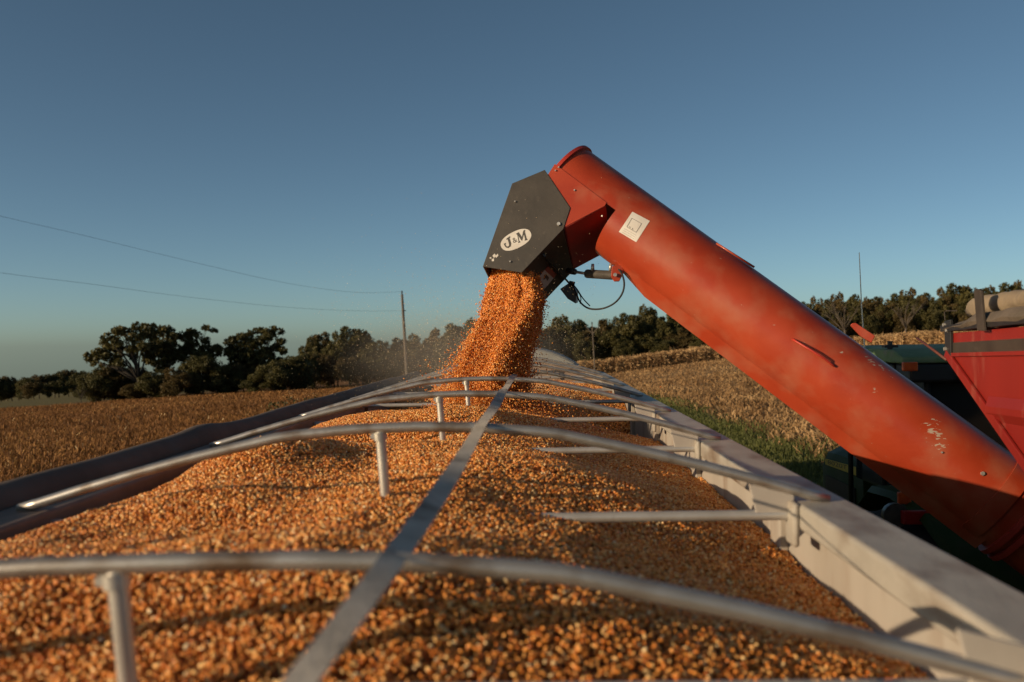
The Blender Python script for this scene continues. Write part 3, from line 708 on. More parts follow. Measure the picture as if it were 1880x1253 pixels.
ck = instancer('corn_kernels', P, R, SC, T, .0107, 'kernel', 'loose orange corn kernels covering the heap inside the trailer', 'corn kernels')
bed = bpy.data.objects.new('corn_heap', corn_bed()); COL.objects.link(bed); tag(bed, 'packed mass of orange corn filling the trailer', 'corn heap', None, 'stuff')

n = 260; x = RNG.uniform(-1.3, .6, n); y = RNG.uniform(1.4, 8, n); z = corn_z(x, y) + RNG.uniform(.002, .010, n)
a = RNG.uniform(0, 2 * PI, n); L_ = RNG.uniform(.008, .03, n); W_ = RNG.uniform(.003, .008, n)
t_ = np.stack([np.cos(a), np.sin(a), RNG.normal(0, .35, n)], 1); b_ = np.stack([-np.sin(a), np.cos(a), RNG.normal(0, .5, n)], 1); P0_ = np.stack([x, y, z], 1)
Q = np.stack([P0_ - t_ * L_[:, None] * .5 - b_ * W_[:, None] * .5, P0_ + t_ * L_[:, None] * .5 - b_ * W_[:, None] * .3, P0_ + t_ * L_[:, None] * .5 + b_ * W_[:, None] * .3, P0_ - t_ * L_[:, None] * .5 + b_ * W_[:, None] * .5], 1)
tag(quads('husk_flakes', Q, RNG.uniform(.35, 1, n), 'stub'), 'small pale husk flakes lying among the kernels on the heap', 'husk flakes', None, 'stuff')

# falling corn
SYs = np.array([485, 500, 550, 600, 650, 680, 700, 740, 775.])
SLf = np.array([905, 901, 886, 871, 853, 842, 835, 826, 815.])
SRt = np.array([972, 985, 1003, 994, 983, 978, 974, 966, 965.])
def stream_pt(py, ang, q):
    """py photo row, ang around the stream, q relative radius"""
    l = np.interp(py, SYs, SLf); r = np.interp(py, SYs, SRt); c = (l + r) / 2; hw = (r - l) / 2
    Yc = 6.22 + .22 * (py - 500) / 270
    wob = 1 + .13 * (vnoise(ang * 2.2 + 9, py / 130, 61) - .5) * 2 + .08 * (vnoise(ang * 6, py / 60, 62) - .5) * 2
    crease = 1 - .0 * np.exp(-((ang + 1.95) / .22) ** 2) - .16 * np.exp(-((ang + 1.1) / .2) ** 2)
    p_ = np.interp(py, [490, 540, 720, 775], [1.4, 1.08, 1.12, 1.4]); q = q * wob / (np.abs(np.cos(ang)) ** p_ + np.abs(np.sin(ang)) ** p_) ** (1 / p_) * 1.02
    sh = np.interp(py, [490, 540, 600, 700, 775], [.62, .62, .36, .06, -.05]) * np.clip(-np.sin(ang), 0, 1) ** 2
    hwm = hw * Yc / FPX
    px = c + hw * (q * np.cos(ang) + sh * q); Yd = Yc + hwm * 1.25 * q * np.sin(ang)
    # back-project arrays
    dx = (px - W0 / 2) / FPX; dz = -(py - H0 / 2) / FPX
    m = np.array(C2W); d = np.stack([m[0][0] * dx + m[0][1] * dz - m[0][2], m[1][0] * dx + m[1][1] * dz - m[1][2], m[2][0] * dx + m[2][1] * dz - m[2][2]], -1)
    t = Yd / d[..., 1]
    return np.array(CAM) + d * t[..., None]
def stream():
    na_, nr = 64, 60
    A, Yp = np.meshgrid(np.linspace(-PI, PI, na_, endpoint=False), np.linspace(487, 775, nr)); 
    V = stream_pt(Yp, A, .90 + 0 * A).reshape(-1, 3)
    fs = [(i * na_ + k, i * na_ + (k + 1) % na_, (i + 1) * na_ + (k + 1) % na_, (i + 1) * na_ + k) for i in range(nr - 1) for k in range(na_)]
    me = bpy.data.meshes.new('corn_stream_core'); me.from_pydata(V.tolist(), [], fs)
    for p in me.polygons: p.use_smooth = True
    me.materials.append(M['cornbed']); o = bpy.data.objects.new('falling_corn_core', me); COL.objects.link(o)
    tag(o, 'dense middle of the stream of corn falling from the spout', 'falling corn', None, 'stuff')
    n = 60000
    py = 487 + 288 * RNG.random(n); a = RNG.uniform(-PI, PI, n)
    f = sstep(500, 760, py); q = .90 + RNG.exponential(.018 + .045 * f, n) + RNG.normal(0, .015, n)
    P1 = stream_pt(py, a, q)
    # loose kernels flying at the edges and splash near the heap
    n2 = 4500; py = 500 + 280 * RNG.random(n2) ** .7; a = RNG.uniform(-PI, PI, n2); P2 = stream_pt(py, a, 1.0 + RNG.exponential(.11, n2) * (.6 + 1.2 * sstep(520, 760, py)))
    n3 = 9000; rr_ = np.abs(RNG.normal(0, .22, n3)) + .12; b = RNG.uniform(0, 2 * PI, n3)
    X = SX + rr_ * np.cos(b) * 1.2; Y = SY - .1 + rr_ * np.sin(b); P3 = np.stack([X, Y, corn_z(X, Y) + RNG.exponential(.05, n3)], 1)
    n4 = 2600; py = RNG.uniform(585, 750, n4); e_ = RNG.exponential(16, n4) * sstep(560, 720, py); px = np.interp(py, SYs, SLf) + 8 - e_; Yd = 6.3 + RNG.normal(0, .12, n4)
    P4 = np.array([at(a_, b_, c_)[:] for a_, b_, c_ in zip(px, py, Yd)])
    P = np.concatenate([P1, P2, P3, P4]); n = len(P)
    R = RNG.uniform(-PI, PI, (n, 3)); s = RNG.uniform(.8, 1.2, n); SC = np.stack([s, s, s], 1)
    instancer('falling_corn', P, R, SC, RNG.beta(1.7, 2.9, n), .0112, 'kernel', 'orange corn kernels pouring from the spout onto the heap', 'falling corn')
    n = 9500
    px = np.concatenate([RNG.normal(850, 70, n * 2 // 3), RNG.normal(1000, 60, n - n * 2 // 3)]); py = np.where(np.arange(n) < n * 2 // 3, RNG.normal(640, 60, n), RNG.normal(600, 90, n)); Yd = RNG.uniform(5.6, 8.2, n)
    px = np.where(RNG.random(n) < .25, RNG.normal(740, 95, n), px)
    k = (py < 745) & (py > 250); px, py, Yd = px[k], py[k], Yd[k]; n = len(px)
    P = np.array([at(a, b, c)[:] for a, b, c in zip(px, py, Yd)])
    s = RNG.uniform(.15, .7, n) ** 1.15; instancer('flying_chaff', P, RNG.uniform(-PI, PI, (n, 3)), np.stack([s, s, s], 1), RNG.random(n), .0085, 'chaff', 'tiny pale flecks of chaff drifting around the falling corn', 'chaff')
stream()
# dust cloud (thin air-borne dust around the falling corn)
def dust():
    m = bpy.data.materials.new('corn_dust'); m.use_nodes = True
    n = m.node_tree.nodes; l = m.node_tree.links; n.remove(n['Principled BSDF'])
    v = n.new('ShaderNodeVolumePrincipled'); v.inputs['Color'].default_value = (.85, .72, .58, 1); v.inputs['Anisotropy'].default_value = .2
    tc = n.new('ShaderNodeTexCoord'); ln = n.new('ShaderNodeVectorMath'); ln.operation = 'LENGTH'; l.new(tc.outputs['Object'], ln.inputs[0])
    mr = n.new('ShaderNodeMapRange'); mr.interpolation_type = 'SMOOTHSTEP'; mr.inputs['From Min'].default_value = 1.0; mr.inputs['From Max'].default_value = .1; mr.inputs['To Min'].default_value = 0; mr.inputs['To Max'].default_value = .30
    l.new(ln.outputs['Value'], mr.inputs['Value']); l.new(mr.outputs[0], v.inputs['Density'])
    l.new(v.outputs[0], n['Material Output'].inputs['Volume'])
    bm = bmesh.new(); bmesh.ops.create_icosphere(bm, subdivisions=3, radius=1)
    me = bpy.data.meshes.new('dust_cloud'); bm.to_mesh(me); bm.free(); me.materials.append(m)
    o = bpy.data.objects.new('dust_cloud', me); COL.objects.link(o); c = at(850, 655, 7.6); o.location = c; o.scale = (1.25, 1.5, .50)
    tag(o, 'thin haze of corn dust around the foot of the falling corn', 'dust', None, 'stuff')
dust()

# ------------------------------------------------------------------ grain cart with unloading auger
FD = ray(1180, 665).normalized()
RT = FD.cross(Vector((0, 0, 1))).normalized(); UP = RT.cross(FD).normalized()
C0 = at(1741, 613, 5.0)
GC = empty('grain_cart', (C0.x + 1.5, C0.y - 1.8, gzf(C0.x + 1.5, C0.y - 1.8)), 'red grain cart with a big unloading auger reaching over the trailer', 'grain cart')
def L3(r, f, u): return C0 + RT * r + FD * f + UP * u
def onwall(px, py, off=0.0): return onplane(px, py, C0 - RT * off, RT)

TT = at(1037, 333, 6.30); BB = at(1805, 898, 5.40)
AX = (BB - TT).normalized()            # down the tube
RAD = .262
ALEN = (BB - TT).length
WV = Vector((.174, .46, -.15)); WV = (WV - AX * WV.dot(AX)).normalized()
NV = AX.cross(WV).normalized()
if NV.z > 0: NV = -NV                   # downwards, out of the tube
def onfront(px, py, d=-RAD): return onplane(px, py, TT + WV * d, WV)
def oncyl(px, py, off=.003):
    d = ray(px, py).normalized(); o = CAM - TT; R_ = RAD + off
    dp = d - AX * d.dot(AX); op = o - AX * o.dot(AX)
    a = dp.dot(dp); b = 2 * dp.dot(op); c = op.dot(op) - R_ * R_; D = b * b - 4 * a * c
    if D < 0: D = 0
    return CAM + d * ((-b - math.sqrt(D)) / (2 * a))
def cylpatch(mb, pts, off=.003, n=8, thick=0):
    """a quad given by 4 photo points laid on the tube"""
    a, b, c, d = [Vector((*p, 0)) for p in pts]; vs = []
    for i in range(n + 1):
        for j in range(n + 1):
            u, v = i / n, j / n; p = (a * (1 - u) + b * u) * (1 - v) + (d * (1 - u) + c * u) * v
            vs.append(oncyl(p.x, p.y, off))
    mb.add(vs, [(i * (n + 1) + j, i * (n + 1) + j + 1, (i + 1) * (n + 1) + j + 1, (i + 1) * (n + 1) + j) for i in range(n) for j in range(n)])

# paint with chips at given places
def chip_paint(base, spots):
    m = base.copy(); m.name = 'red_paint_with_chips'; n = m.node_tree.nodes; l = m.node_tree.links; p = n['Principled BSDF']
    src = p.inputs['Base Color'].links[0].from_socket
    tc = n.new('ShaderNodeTexCoord'); t = n.new('ShaderNodeTexNoise'); t.inputs['Scale'].default_value = 62; t.inputs['Detail'].default_value = 7
    mp = n.new('ShaderNodeMapping'); mp.inputs['Rotation'].default_value = (0, .6, 0); mp.inputs['Scale'].default_value = (.5, 1, 1.5); l.new(tc.outputs['Object'], mp.inputs[0]); l.new(mp.outputs[0], t.inputs['Vector'])
    acc = None
    for (c, r) in spots:
        d = n.new('ShaderNodeVectorMath'); d.operation = 'DISTANCE'; l.new(tc.outputs['Object'], d.inputs[0]); d.inputs[1].default_value = c
        q = n.new('ShaderNodeMapRange'); q.inputs['From Min'].default_value = 0; q.inputs['From Max'].default_value = r; q.inputs['To Min'].default_value = .235; q.inputs['To Max'].default_value = 0; l.new(d.outputs['Value'], q.inputs['Value'])
        if acc is None: acc = q.outputs[0]
        else:
            x = n.new('ShaderNodeMath'); x.operation = 'MAXIMUM'; l.new(acc, x.inputs[0]); l.new(q.outputs[0], x.inputs[1]); acc = x.outputs[0]
    s = n.new('ShaderNodeMath'); s.operation = 'ADD'; l.new(acc, s.inputs[0]); l.new(t.outputs['Fac'], s.inputs[1])
    k = n.new('ShaderNodeMapRange'); k.inputs['From Min'].default_value = .73; k.inputs['From Max'].default_value = .76; l.new(s.outputs[0], k.inputs['Value'])
    x = n.new('ShaderNodeMix'); x.data_type = 'RGBA'; l.new(k.outputs[0], x.inputs[0]); l.new(src, x.inputs[6]); x.inputs[7].default_value = (.42, .33, .26, 1)
    l.new(x.outputs[2], p.inputs['Base Color'])
    return m
def spot(px, py, r): q = oncyl(px, py, 0) - Vector(GC.location); return (tuple(q), r)
M['redchip'] = chip_paint(M['red'], [spot(1600, 664, .07), spot(1618, 674, .075), spot(1712, 786, .09), spot(1722, 800, .09), spot(1728, 818, .06), spot(1605, 716, .05), spot(1636, 695, .04), spot(1547, 648, .035)])

CUT = .50                               # the tube is open below over its last half metre
NS = 56
def ringpt(s, a, r=RAD): return TT + AX * s - NV * (r * math.cos(a)) + WV * (r * math.sin(a))
m = MB()
n_ax = 24; vs = []; fs = []
L0 = ALEN * 1.22
for i in range(n_ax + 1):
    s_ = CUT + (L0 - CUT) * i / n_ax
    for k in range(NS): vs.append(ringpt(s_, 2 * PI * k / NS))
for i in range(n_ax):
    for k in range(NS): fs.append((i * NS + k, i * NS + (k + 1) % NS, (i + 1) * NS + (k + 1) % NS, (i + 1) * NS + k))
fs.append(tuple(range(NS)))
m.add(vs, fs)
AT = m.build('auger_tube', M['redchip'], GC, 50)
# half shell at the discharge end
m = MB(); vs = []; fs = []; nn = 30
for s_ in (0.0, CUT * .5, CUT + .002):
    for k in range(nn + 1): vs.append(ringpt(s_, -PI / 2 + PI * k / nn, RAD))
for i in range(2):
    for k in range(nn): fs.append((i * (nn + 1) + k, i * (nn + 1) + k + 1, (i + 2 - 1) * (nn + 1) + k + 1, (i + 1) * (nn + 1) + k))
m.add(vs, fs)
hs = m.build('auger_end_shell', 'red', GC, True)
# end lip ring and end disc
m = MB(); vs = []; fs = []
for k in range(nn + 1):
    a = -PI / 2 + PI * k / nn
    for (s_, r_) in ((-.012, RAD + .016), (.012, RAD + .016), (.012, RAD - .01), (-.012, RAD - .01)): vs.append(ringpt(s_, a, r_))
for k in range(nn):
    for j in range(4): fs.append((k * 4 + j, k * 4 + (j + 1) % 4, (k + 1) * 4 + (j + 1) % 4, (k + 1) * 4 + j))
m.add(vs, fs); m.build('end_rim', 'redshade', GC, 40)
m = MB(); m.add([ringpt(.006, -PI / 2 + PI * k / nn, RAD - .006) for k in range(nn + 1)], [tuple(range(nn + 1))]); m.build('end_plate', 'redshade', GC)
# discharge box (red) : front and back cheek plates, rear wall
front = [onfront(*p) for p in ((1019, 302), (1114, 373), (1110, 379), (1036, 418), (1012, 345), (1006, 322))]
_e = onfront(958, 501) - onfront(1034, 421)
SW = WV * .76 + _e * .27
m = MB(); m.prism(front, -WV * .006); m.prism([p + SW for p in front], WV * .006)
db = m.build('discharge_box', 'red', GC)
e1, e2 = onfront(1110, 378), onfront(1036, 418)
m = MB(); m.prism([e1, e2, e2 + SW, e1 + SW], AX * .008 + NV * -.004); m.build('discharge_rear_wall', 'redshade', GC)
# black spout hood
HP = [(940, 337), (1000, 312), (1047, 382), (1034, 421), (958, 501), (886, 490)]
HF = [onfront(*p, -RAD - .012) for p in HP]
DW = SW + WV * .024
m = MB(); m.prism(HF, WV * .006)
m.prism([p + DW for p in HF], -WV * .006)
def wallstrip(a, b, th=.006, ext=0.0):
    e = (b - a).normalized(); c = sum((p for p in HF), Vector()) / len(HF); nrm = WV.cross(e).normalized()
    if nrm.dot(c - a) < 0: nrm = -nrm
    m.prism([a + WV * .0065, b + WV * .0065, b + DW - WV * .0065, a + DW - WV * .0065], nrm * th)
wallstrip(HF[5], HF[0]); wallstrip(HF[0], HF[1]); wallstrip(HF[3], HF[4])
SH = m.build('spout_hood', 'black', GC)
b_ = SH.modifiers.new('bevel', 'BEVEL'); b_.width = .003; b_.segments = 2; b_.limit_method = 'ANGLE'
# bent lip along the hood's upper right edge
m = MB(); e = [HF[1], HF[2], HF[3]]
for a, b in zip(e[:-1], e[1:]):
    d = (b - a).normalized(); m.prism([a, b, b + d * 0 + WV * .03, a + WV * .03], (WV.cross(d)).normalized() * .005)
m.build('hood_lip', 'black', SH, bevel=.002)
# logo
Z6 = 7.37; 
def r6(p): return (900 + p[0] / Z6, 400 + p[1] / Z6)
def facep(px, py, d): return onfront(px, py, -RAD - .012 - d)
m = MB(); el = []
for k in range(48):
    a = 2 * PI * k / 48; ca, sa = math.cos(a), math.sin(a); q = 1 / (abs(ca) ** 2.3 + abs(sa) ** 2.3) ** (1 / 2.3)
    u, v = 222 * q * ca, 112 * q * sa; t = math.radians(-27)
    x_, y_ = 349 + u * math.cos(t) - v * math.sin(t), 300 + u * math.sin(t) + v * math.cos(t)
    el.append(facep(*r6((x_, y_)), .001))
m.prism(el, -WV * .0008); m.build('logo_oval', 'white', SH)
Jp = [(218, 285), (266, 250), (274, 266), (262, 276), (285, 350), (279, 386), (246, 412), (212, 404), (190, 374), (183, 352), (212, 342), (214, 358), (206, 363), (217, 383), (235, 391), (252, 382), (255, 362), (236, 293), (222, 302)]
Mp = [(352, 215), (386, 196), (430, 262), (446, 178), (470, 164), (476, 179), (468, 187), (494, 284), (503, 289), (504, 302), (468, 312), (464, 300), (472, 294), (455, 228), (433, 308), (424, 312), (380, 246), (394, 318), (404, 322), (405, 335), (382, 342), (377, 332), (384, 325), (364, 228), (354, 229)]
m = MB()
for poly in (Jp, Mp): m.prism([facep(*r6(p), .0022) for p in poly], -WV * .0006)
cu = bpy.data.curves.new('amp', 'FONT'); cu.body = '&'; cu.size = 1
to = bpy.data.objects.new('amp', cu); COL.objects.link(to); dg = bpy.context.evaluated_depsgraph_get()
tm = bpy.data.meshes.new_from_object(to.evaluated_get(dg)); bpy.data.objects.remove(to)
co = [v.co.copy() for v in tm.vertices]; mx = max(c.x for c in co); my = max(c.y for c in co); t = math.radians(-22)
vs = []
for c in co:
    u, v = (c.x / mx - .5) * 62, -(c.y / my - .5) * 66
    vs.append(facep(*r6((330 + u * math.cos(t) - v * math.sin(t), 304 + u * math.sin(t) + v * math.cos(t))), .0026))
m.add(vs, [tuple(p.vertices) for p in tm.polygons])
m.build('logo_letters', 'ink', SH)
# bolts and scratches on the hood
def stud(mb, c, nrm, r, h): mb.tube([c, c + nrm * h], [r, r * .9], 6)
m = MB()
for px, py, r in ((1026, 412, .014), (946, 371, .006), (937, 481, .006)): stud(m, facep(px, py, 0), -WV, r, .012)
m.build('hood_bolt', 'steel', SH)
m = MB()
for poly in ([(904, 470), (908, 466), (911, 470), (907, 474)], [(909, 471), (914, 466), (915, 470), (911, 474)], [(903, 476), (907, 475), (907, 480), (903, 480)], [(898, 474), (902, 472), (902, 476)]):
    m.prism([facep(px, py, .001) for px, py in poly], -WV * .0006)
m.build('bare_metal_scuff', 'white', SH)
# warning decal on the shaded spout wall
e = (HF[4] - HF[3]).normalized(); nrm = e.cross(WV).normalized()
cc = sum((p for p in HF), Vector()) / 6
if nrm.dot(cc - HF[3]) > 0: nrm = -nrm
def onsp(px, py, d=.002): return onplane(px, py, HF[3] + nrm * d, nrm)
m = MB(); m.prism([onsp(*p) for p in ((1006, 489), (1022, 504), (996, 535), (980, 521))], nrm * .001); m.build('warning_decal', 'white', SH)
m = MB(); m.prism([onsp(*p, .0035) for p in ((1006, 489), (1022, 504), (1016, 511), (1000, 496))], nrm * .001); m.build('warning_header', 'decalred', SH)
m = MB(); m.prism([onsp(*p, .0035) for p in ((999, 505), (1003, 504), (1008, 510), (1005, 516), (1002, 511), (998, 514))], nrm * .001)
m.prism([onsp(*p, .0035) for p in ((986, 519), (998, 530), (996, 533), (984, 522))], nrm * .001); m.build('warning_pictogram', 'ink', SH)
# stiffener rib on the spout wall
m = MB(); a, b = onsp(996, 466, .0), onsp(1046, 522, .0)
m.box((a + b) / 2 + nrm * .014, ((b - a).length, .012, .028), ((b - a).normalized(), nrm.cross((b - a).normalized()), nrm)); m.build('spout_rib', 'blk2', SH)
# work lamp wedge at the far lower corner
m = MB(); pw = [at(*p, 6.48) for p in ((1028, 531), (1046, 519), (1058, 534), (1057, 558), (1042, 549))]
m.prism(pw, (.02, .10, .01)); m.build('lamp_bracket', 'black', GC, bevel=.004)
# hydraulic cylinder
h0, h1, h2, h3 = at(1046, 498, 6.42), at(1078, 503, 6.25), at(1128, 506, 6.05), at(1141, 507, 6.0)
m = MB(); m.tube([h1, h2], .030, 16); HC = m.build('hydraulic_cylinder', 'cyl', GC, 40)
m = MB(); m.tube([h0, h1], .010, 10); m.build('cylinder_rod', 'steel', HC, True)
m = MB(); m.tube([h0 - (h1 - h0) * .1, h0 + (h1 - h0) * .3], .022, 10); m.build('rod_clevis', 'blk2', HC, True)
m = MB()
for px, py, Y in ((1088, 497, 6.2), (1121, 497, 6.07)):
    p = at(px, py, Y); m.tube([p, p + Vector((.002, 0, .045))], [.013, .010], 8)
m.build('hose_fitting', 'steel', HC, True)
m = MB(); m.prism([at(*p, 6.0) for p in ((1124, 489), (1141, 486), (1146, 500), (1137, 517), (1128, 517), (1122, 508))], (0, .03, 0)); m.build('cylinder_bracket', 'red', GC, bevel=.003)
m = MB(); p = at(1129, 505, 5.99); m.tube([p, p + Vector((0, -.02, 0))], .013, 6); m.build('bracket_bolt', 'steel', GC)
def hose(pts, r):
    path = [at(*p) for p in pts]; c = []
    for i in range(len(path) - 1):
        a = path[max(i - 1, 0)]; b = path[i]; d = path[i + 1]; e_ = path[min(i + 2, len(path) - 1)]
        for t in (0, .25, .5, .75): c.append(.5 * ((2 * b) + (d - a) * t + (2 * a - 5 * b + 4 * d - e_) * t * t + (3 * b - a - 3 * d + e_) * t ** 3))
    c.append(path[-1]); mb = MB(); mb.tube(c, r, 8); return mb.build('hydraulic_hose', 'rubber', GC, True)
hose([(1128, 490, 6.05), (1140, 500, 5.98), (1146, 520, 5.98), (1142, 540, 6.0), (1128, 557, 6.05), (1106, 567, 6.1), (1082, 567, 6.2), (1066, 556, 6.3), (1058, 540, 6.4), (1050, 520, 6.45)], .0062)
hose([(1050, 520, 6.45), (1060, 532, 6.44), (1070, 548, 6.4), (1083, 562, 6.35)], .004)
hose([(1054, 524, 6.45), (1066, 545, 6.42), (1065, 558, 6.4)], .0035)
m = MB(); p = at(1050, 519, 6.44); m.tube([p - Vector((.02, 0, 0)), p + Vector((.02, 0, -.01))], .014, 8); m.build('hose_clamp', 'blk2', GC, True)

# folded stiffener along the underside
mid = TT + AX * (ALEN * .55); vw = (mid - CAM).normalized(); Q = AX.cross(vw).normalized()
if Q.z > 0: Q = -Q
vp = (vw - AX * vw.dot(AX)).normalized()
s0 = .68; s1 = ALEN * 1.05
m = MB()
def fp(s_, q, v): return TT + AX * s_ + Q * q - vp * v
A_ = [fp(s0, RAD - .05, .155), fp(s0, RAD + .006, .10), fp(s0 + .02, RAD + .012, .06), fp(s0, RAD - .03, .05)]
sec = [(RAD - .052, .152), (RAD + .036, .080), (RAD + .036, .072), (RAD - .052, .135)]
rows = []
for s_, k_ in ((s0, .35), (s0 + .28, 1.0), (s1 - .1, 1.0), (s1, 1.0)):
    rows.append([fp(s_, (RAD - .045) + (q - (RAD - .045)) * k_, v) for q, v in sec])
vs = [p for r_ in rows for p in r_]; fs = [(i * 4 + j, i * 4 + (j + 1) % 4, (i + 1) * 4 + (j + 1) % 4, (i + 1) * 4 + j) for i in range(len(rows) - 1) for j in range(4)] + [(0, 1, 2, 3), tuple(4 * (len(rows) - 1) + k for k in (3, 2, 1, 0))]
m.add(vs, fs); m.build('underside_stiffener', 'red', AT)
# instruction sticker
m = MB(); cylpatch(m, [(1161, 389), (1193, 406), (1168, 445), (1136, 426)], .002); m.build('instruction_sticker', 'white', AT, True)
m = MB()
def inkline(p, q, w_=1.0):
    d = Vector((q[0] - p[0], q[1] - p[1])).normalized() * w_; nn_ = (-d.y * .5, d.x * .5)
    cylpatch(m, [(p[0] - nn_[0], p[1] - nn_[1]), (q[0] - nn_[0], q[1] - nn_[1]), (q[0] + nn_[0], q[1] + nn_[1]), (p[0] + nn_[0], p[1] + nn_[1])], .0035, 4)
bx = [(1160, 401), (1178, 411), (1168, 427), (1151, 417)]
for a, b in zip(bx, bx[1:] + bx[:1]): inkline(a, b, .6)
inkline((1156, 416), (1157, 419), 1.0); inkline((1161, 419), (1162, 422), 1.0)
for k in range(3): inkline((1146 - k * 2, 420 + k * 3.2), (1168 - k * 2, 432.5 + k * 3.2), .3)
m.build('sticker_print', 'ink', AT, True)
# handle
def offc(px, py, o): return oncyl(px, py, o)
m = MB(); m.tube([offc(1455, 623, .004), offc(1463, 628, .035), offc(1490, 644, .05), offc(1515, 660, .04), offc(1524, 667, .012), offc(1532, 673, .012)], .007, 8)
m.build('handle', 'redshade', AT, True)
# stop plate standing on the upper edge, pipe on the far side
pa = TT + AX * ((onplane(1590, 612, TT, vp) - TT).dot(AX))
tabp = [onplane(px, py, TT + AX * ALEN * .6 - vp * .02, vp) for px, py in ((1561, 598), (1564, 594), (1571, 593), (1607, 617), (1600, 630), (1580, 618))]
m = MB(); m.prism(tabp, vp * .05); m.build('stop_plate', 'red', AT, bevel=.004)
q1, q2 = oncyl(1315, 447, .012), oncyl(1385, 491, .012)
m = MB(); m.tube([q1, q2], .007, 8); m.build('side_rod', 'red', AT, True)
# bolts on the tube, collars near the hinge
m = MB()
for px, py, r in ((1729, 831, .006), (1804, 870, .013), (1020, 314, .006), (1026, 308, .006), (1055, 350, .006), (1106, 397, .006)):
    p = oncyl(px, py, 0) if px > 1100 else onfront(px, py, -RAD - .006)
    nrm_ = (p - TT); nrm_ = (nrm_ - AX * nrm_.dot(AX)).normalized() if px > 1100 else -WV
    stud(m, p, nrm_, r, .010)
m.build('tube_bolt', 'steel', AT)
def collar(s_, r_, w_, mt='red'):
    mb = MB(); vs = []; fs = []
    for k in range(NS):
        a = 2 * PI * k / NS
        for (ds, rr_) in ((-w_ / 2, RAD - .005), (-w_ / 2, r_), (w_ / 2, r_), (w_ / 2, RAD - .005)): vs.append(ringpt(s_ + ds, a, rr_))
    for k in range(NS):
        for j in range(3): fs.append((k * 4 + j, k * 4 + j + 1, ((k + 1) % NS) * 4 + j + 1, ((k + 1) % NS) * 4 + j))
    mb.add(vs, fs); mb.build('hinge_collar', mt, AT, 40)
sc_ = (onplane(1836, 900, TT, vp) - TT).dot(AX)
collar(sc_, RAD + .012, .10); collar(sc_ + .14, RAD + .035, .03, 'redshade'); collar(sc_ + .20, RAD + .035, .03, 'redshade')
# lower auger housing
e0 = TT + AX * L0; m = MB(); m.tube([e0 - AX * .15, e0 + AX * .2, e0 + AX * .5 + Vector((0, -.15, -.35)), e0 + AX * .6 + Vector((.1, -.3, -1.0))], RAD + .02, 28); m.build('lower_auger', 'red2', GC, True)

# hopper
a1 = onwall(1741, 657); a2 = onwall(1872, 845); sl_ = (a2 - a1)
WD = 3.0
a3 = a1 + sl_ * 2.1
back = 3.6
side = [L3(0, 0, 0), L3(0, -back, 0), L3(0, -back, (a1 - C0).dot(UP)), L3(0, -back + 1.2, (a3 - C0).dot(UP)), a3, a1]
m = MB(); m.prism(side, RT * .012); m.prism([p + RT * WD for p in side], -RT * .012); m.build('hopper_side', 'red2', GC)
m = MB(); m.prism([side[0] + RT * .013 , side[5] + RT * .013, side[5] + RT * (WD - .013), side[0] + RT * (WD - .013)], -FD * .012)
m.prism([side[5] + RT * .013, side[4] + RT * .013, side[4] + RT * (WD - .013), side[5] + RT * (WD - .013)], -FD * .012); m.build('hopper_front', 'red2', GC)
m = MB(); m.prism([side[1] + RT * .013, side[2] + RT * .013, side[3] + RT * .013, side[3] + RT * (WD - .013), side[2] + RT * (WD - .013), side[1] + RT * (WD - .013)], FD * .012); m.build('hopper_back', 'red2', GC)
# flanged front edge of the sloping side
d = sl_.normalized(); pn = RT.cross(d).normalized()
if pn.dot(FD) > 0: pn = -pn
m = MB(); m.prism([a1 - d * .02 - RT * .004, a1 + pn * .05 - RT * .004, a3 + pn * .05 - RT * .004, a3 - RT * .004], -RT * .014); m.build('edge_flange', 'red2', GC, bevel=.003)
# black stripe
def strip(y0, y1, mt, nm, off, th=.003, f0=0.0, px=1744):
    u0 = (onwall(px, y0) - C0).dot(UP); u1 = (onwall(px, y1) - C0).dot(UP)
    mb = MB(); mb.prism([L3(-off, f0, u0), L3(-off, -back, u0), L3(-off, -back, u1), L3(-off, f0, u1)], -RT * th); return mb.build(nm, mt, GC)
strip(630, 648.5, 'black', 'black_stripe', .001, .003, -.03)
strip(648.5, 655, 'red2', 'seam_lip', .001, .014, -.02)
u = (onwall(1815, 750) - C0).dot(UP); fr_ = (onwall(1815, 750) - C0).dot(FD)
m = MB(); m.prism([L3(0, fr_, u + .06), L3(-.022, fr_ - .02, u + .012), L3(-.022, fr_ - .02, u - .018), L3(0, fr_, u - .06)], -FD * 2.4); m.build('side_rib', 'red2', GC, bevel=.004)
# corner post with bolts
m = MB(); m.prism([onwall(*p, .0175) for p in ((1733, 590), (1744, 587), (1745, 655), (1735, 657))], RT * .016); cp = m.build('corner_post', 'blk2', GC, bevel=.003)
m = MB()
for px, py in ((1735, 597), (1740, 607), (1737, 641)): stud(m, onwall(px, py, .018), -RT, .011, .012)
m.build('corner_bolt', 'steel', cp)
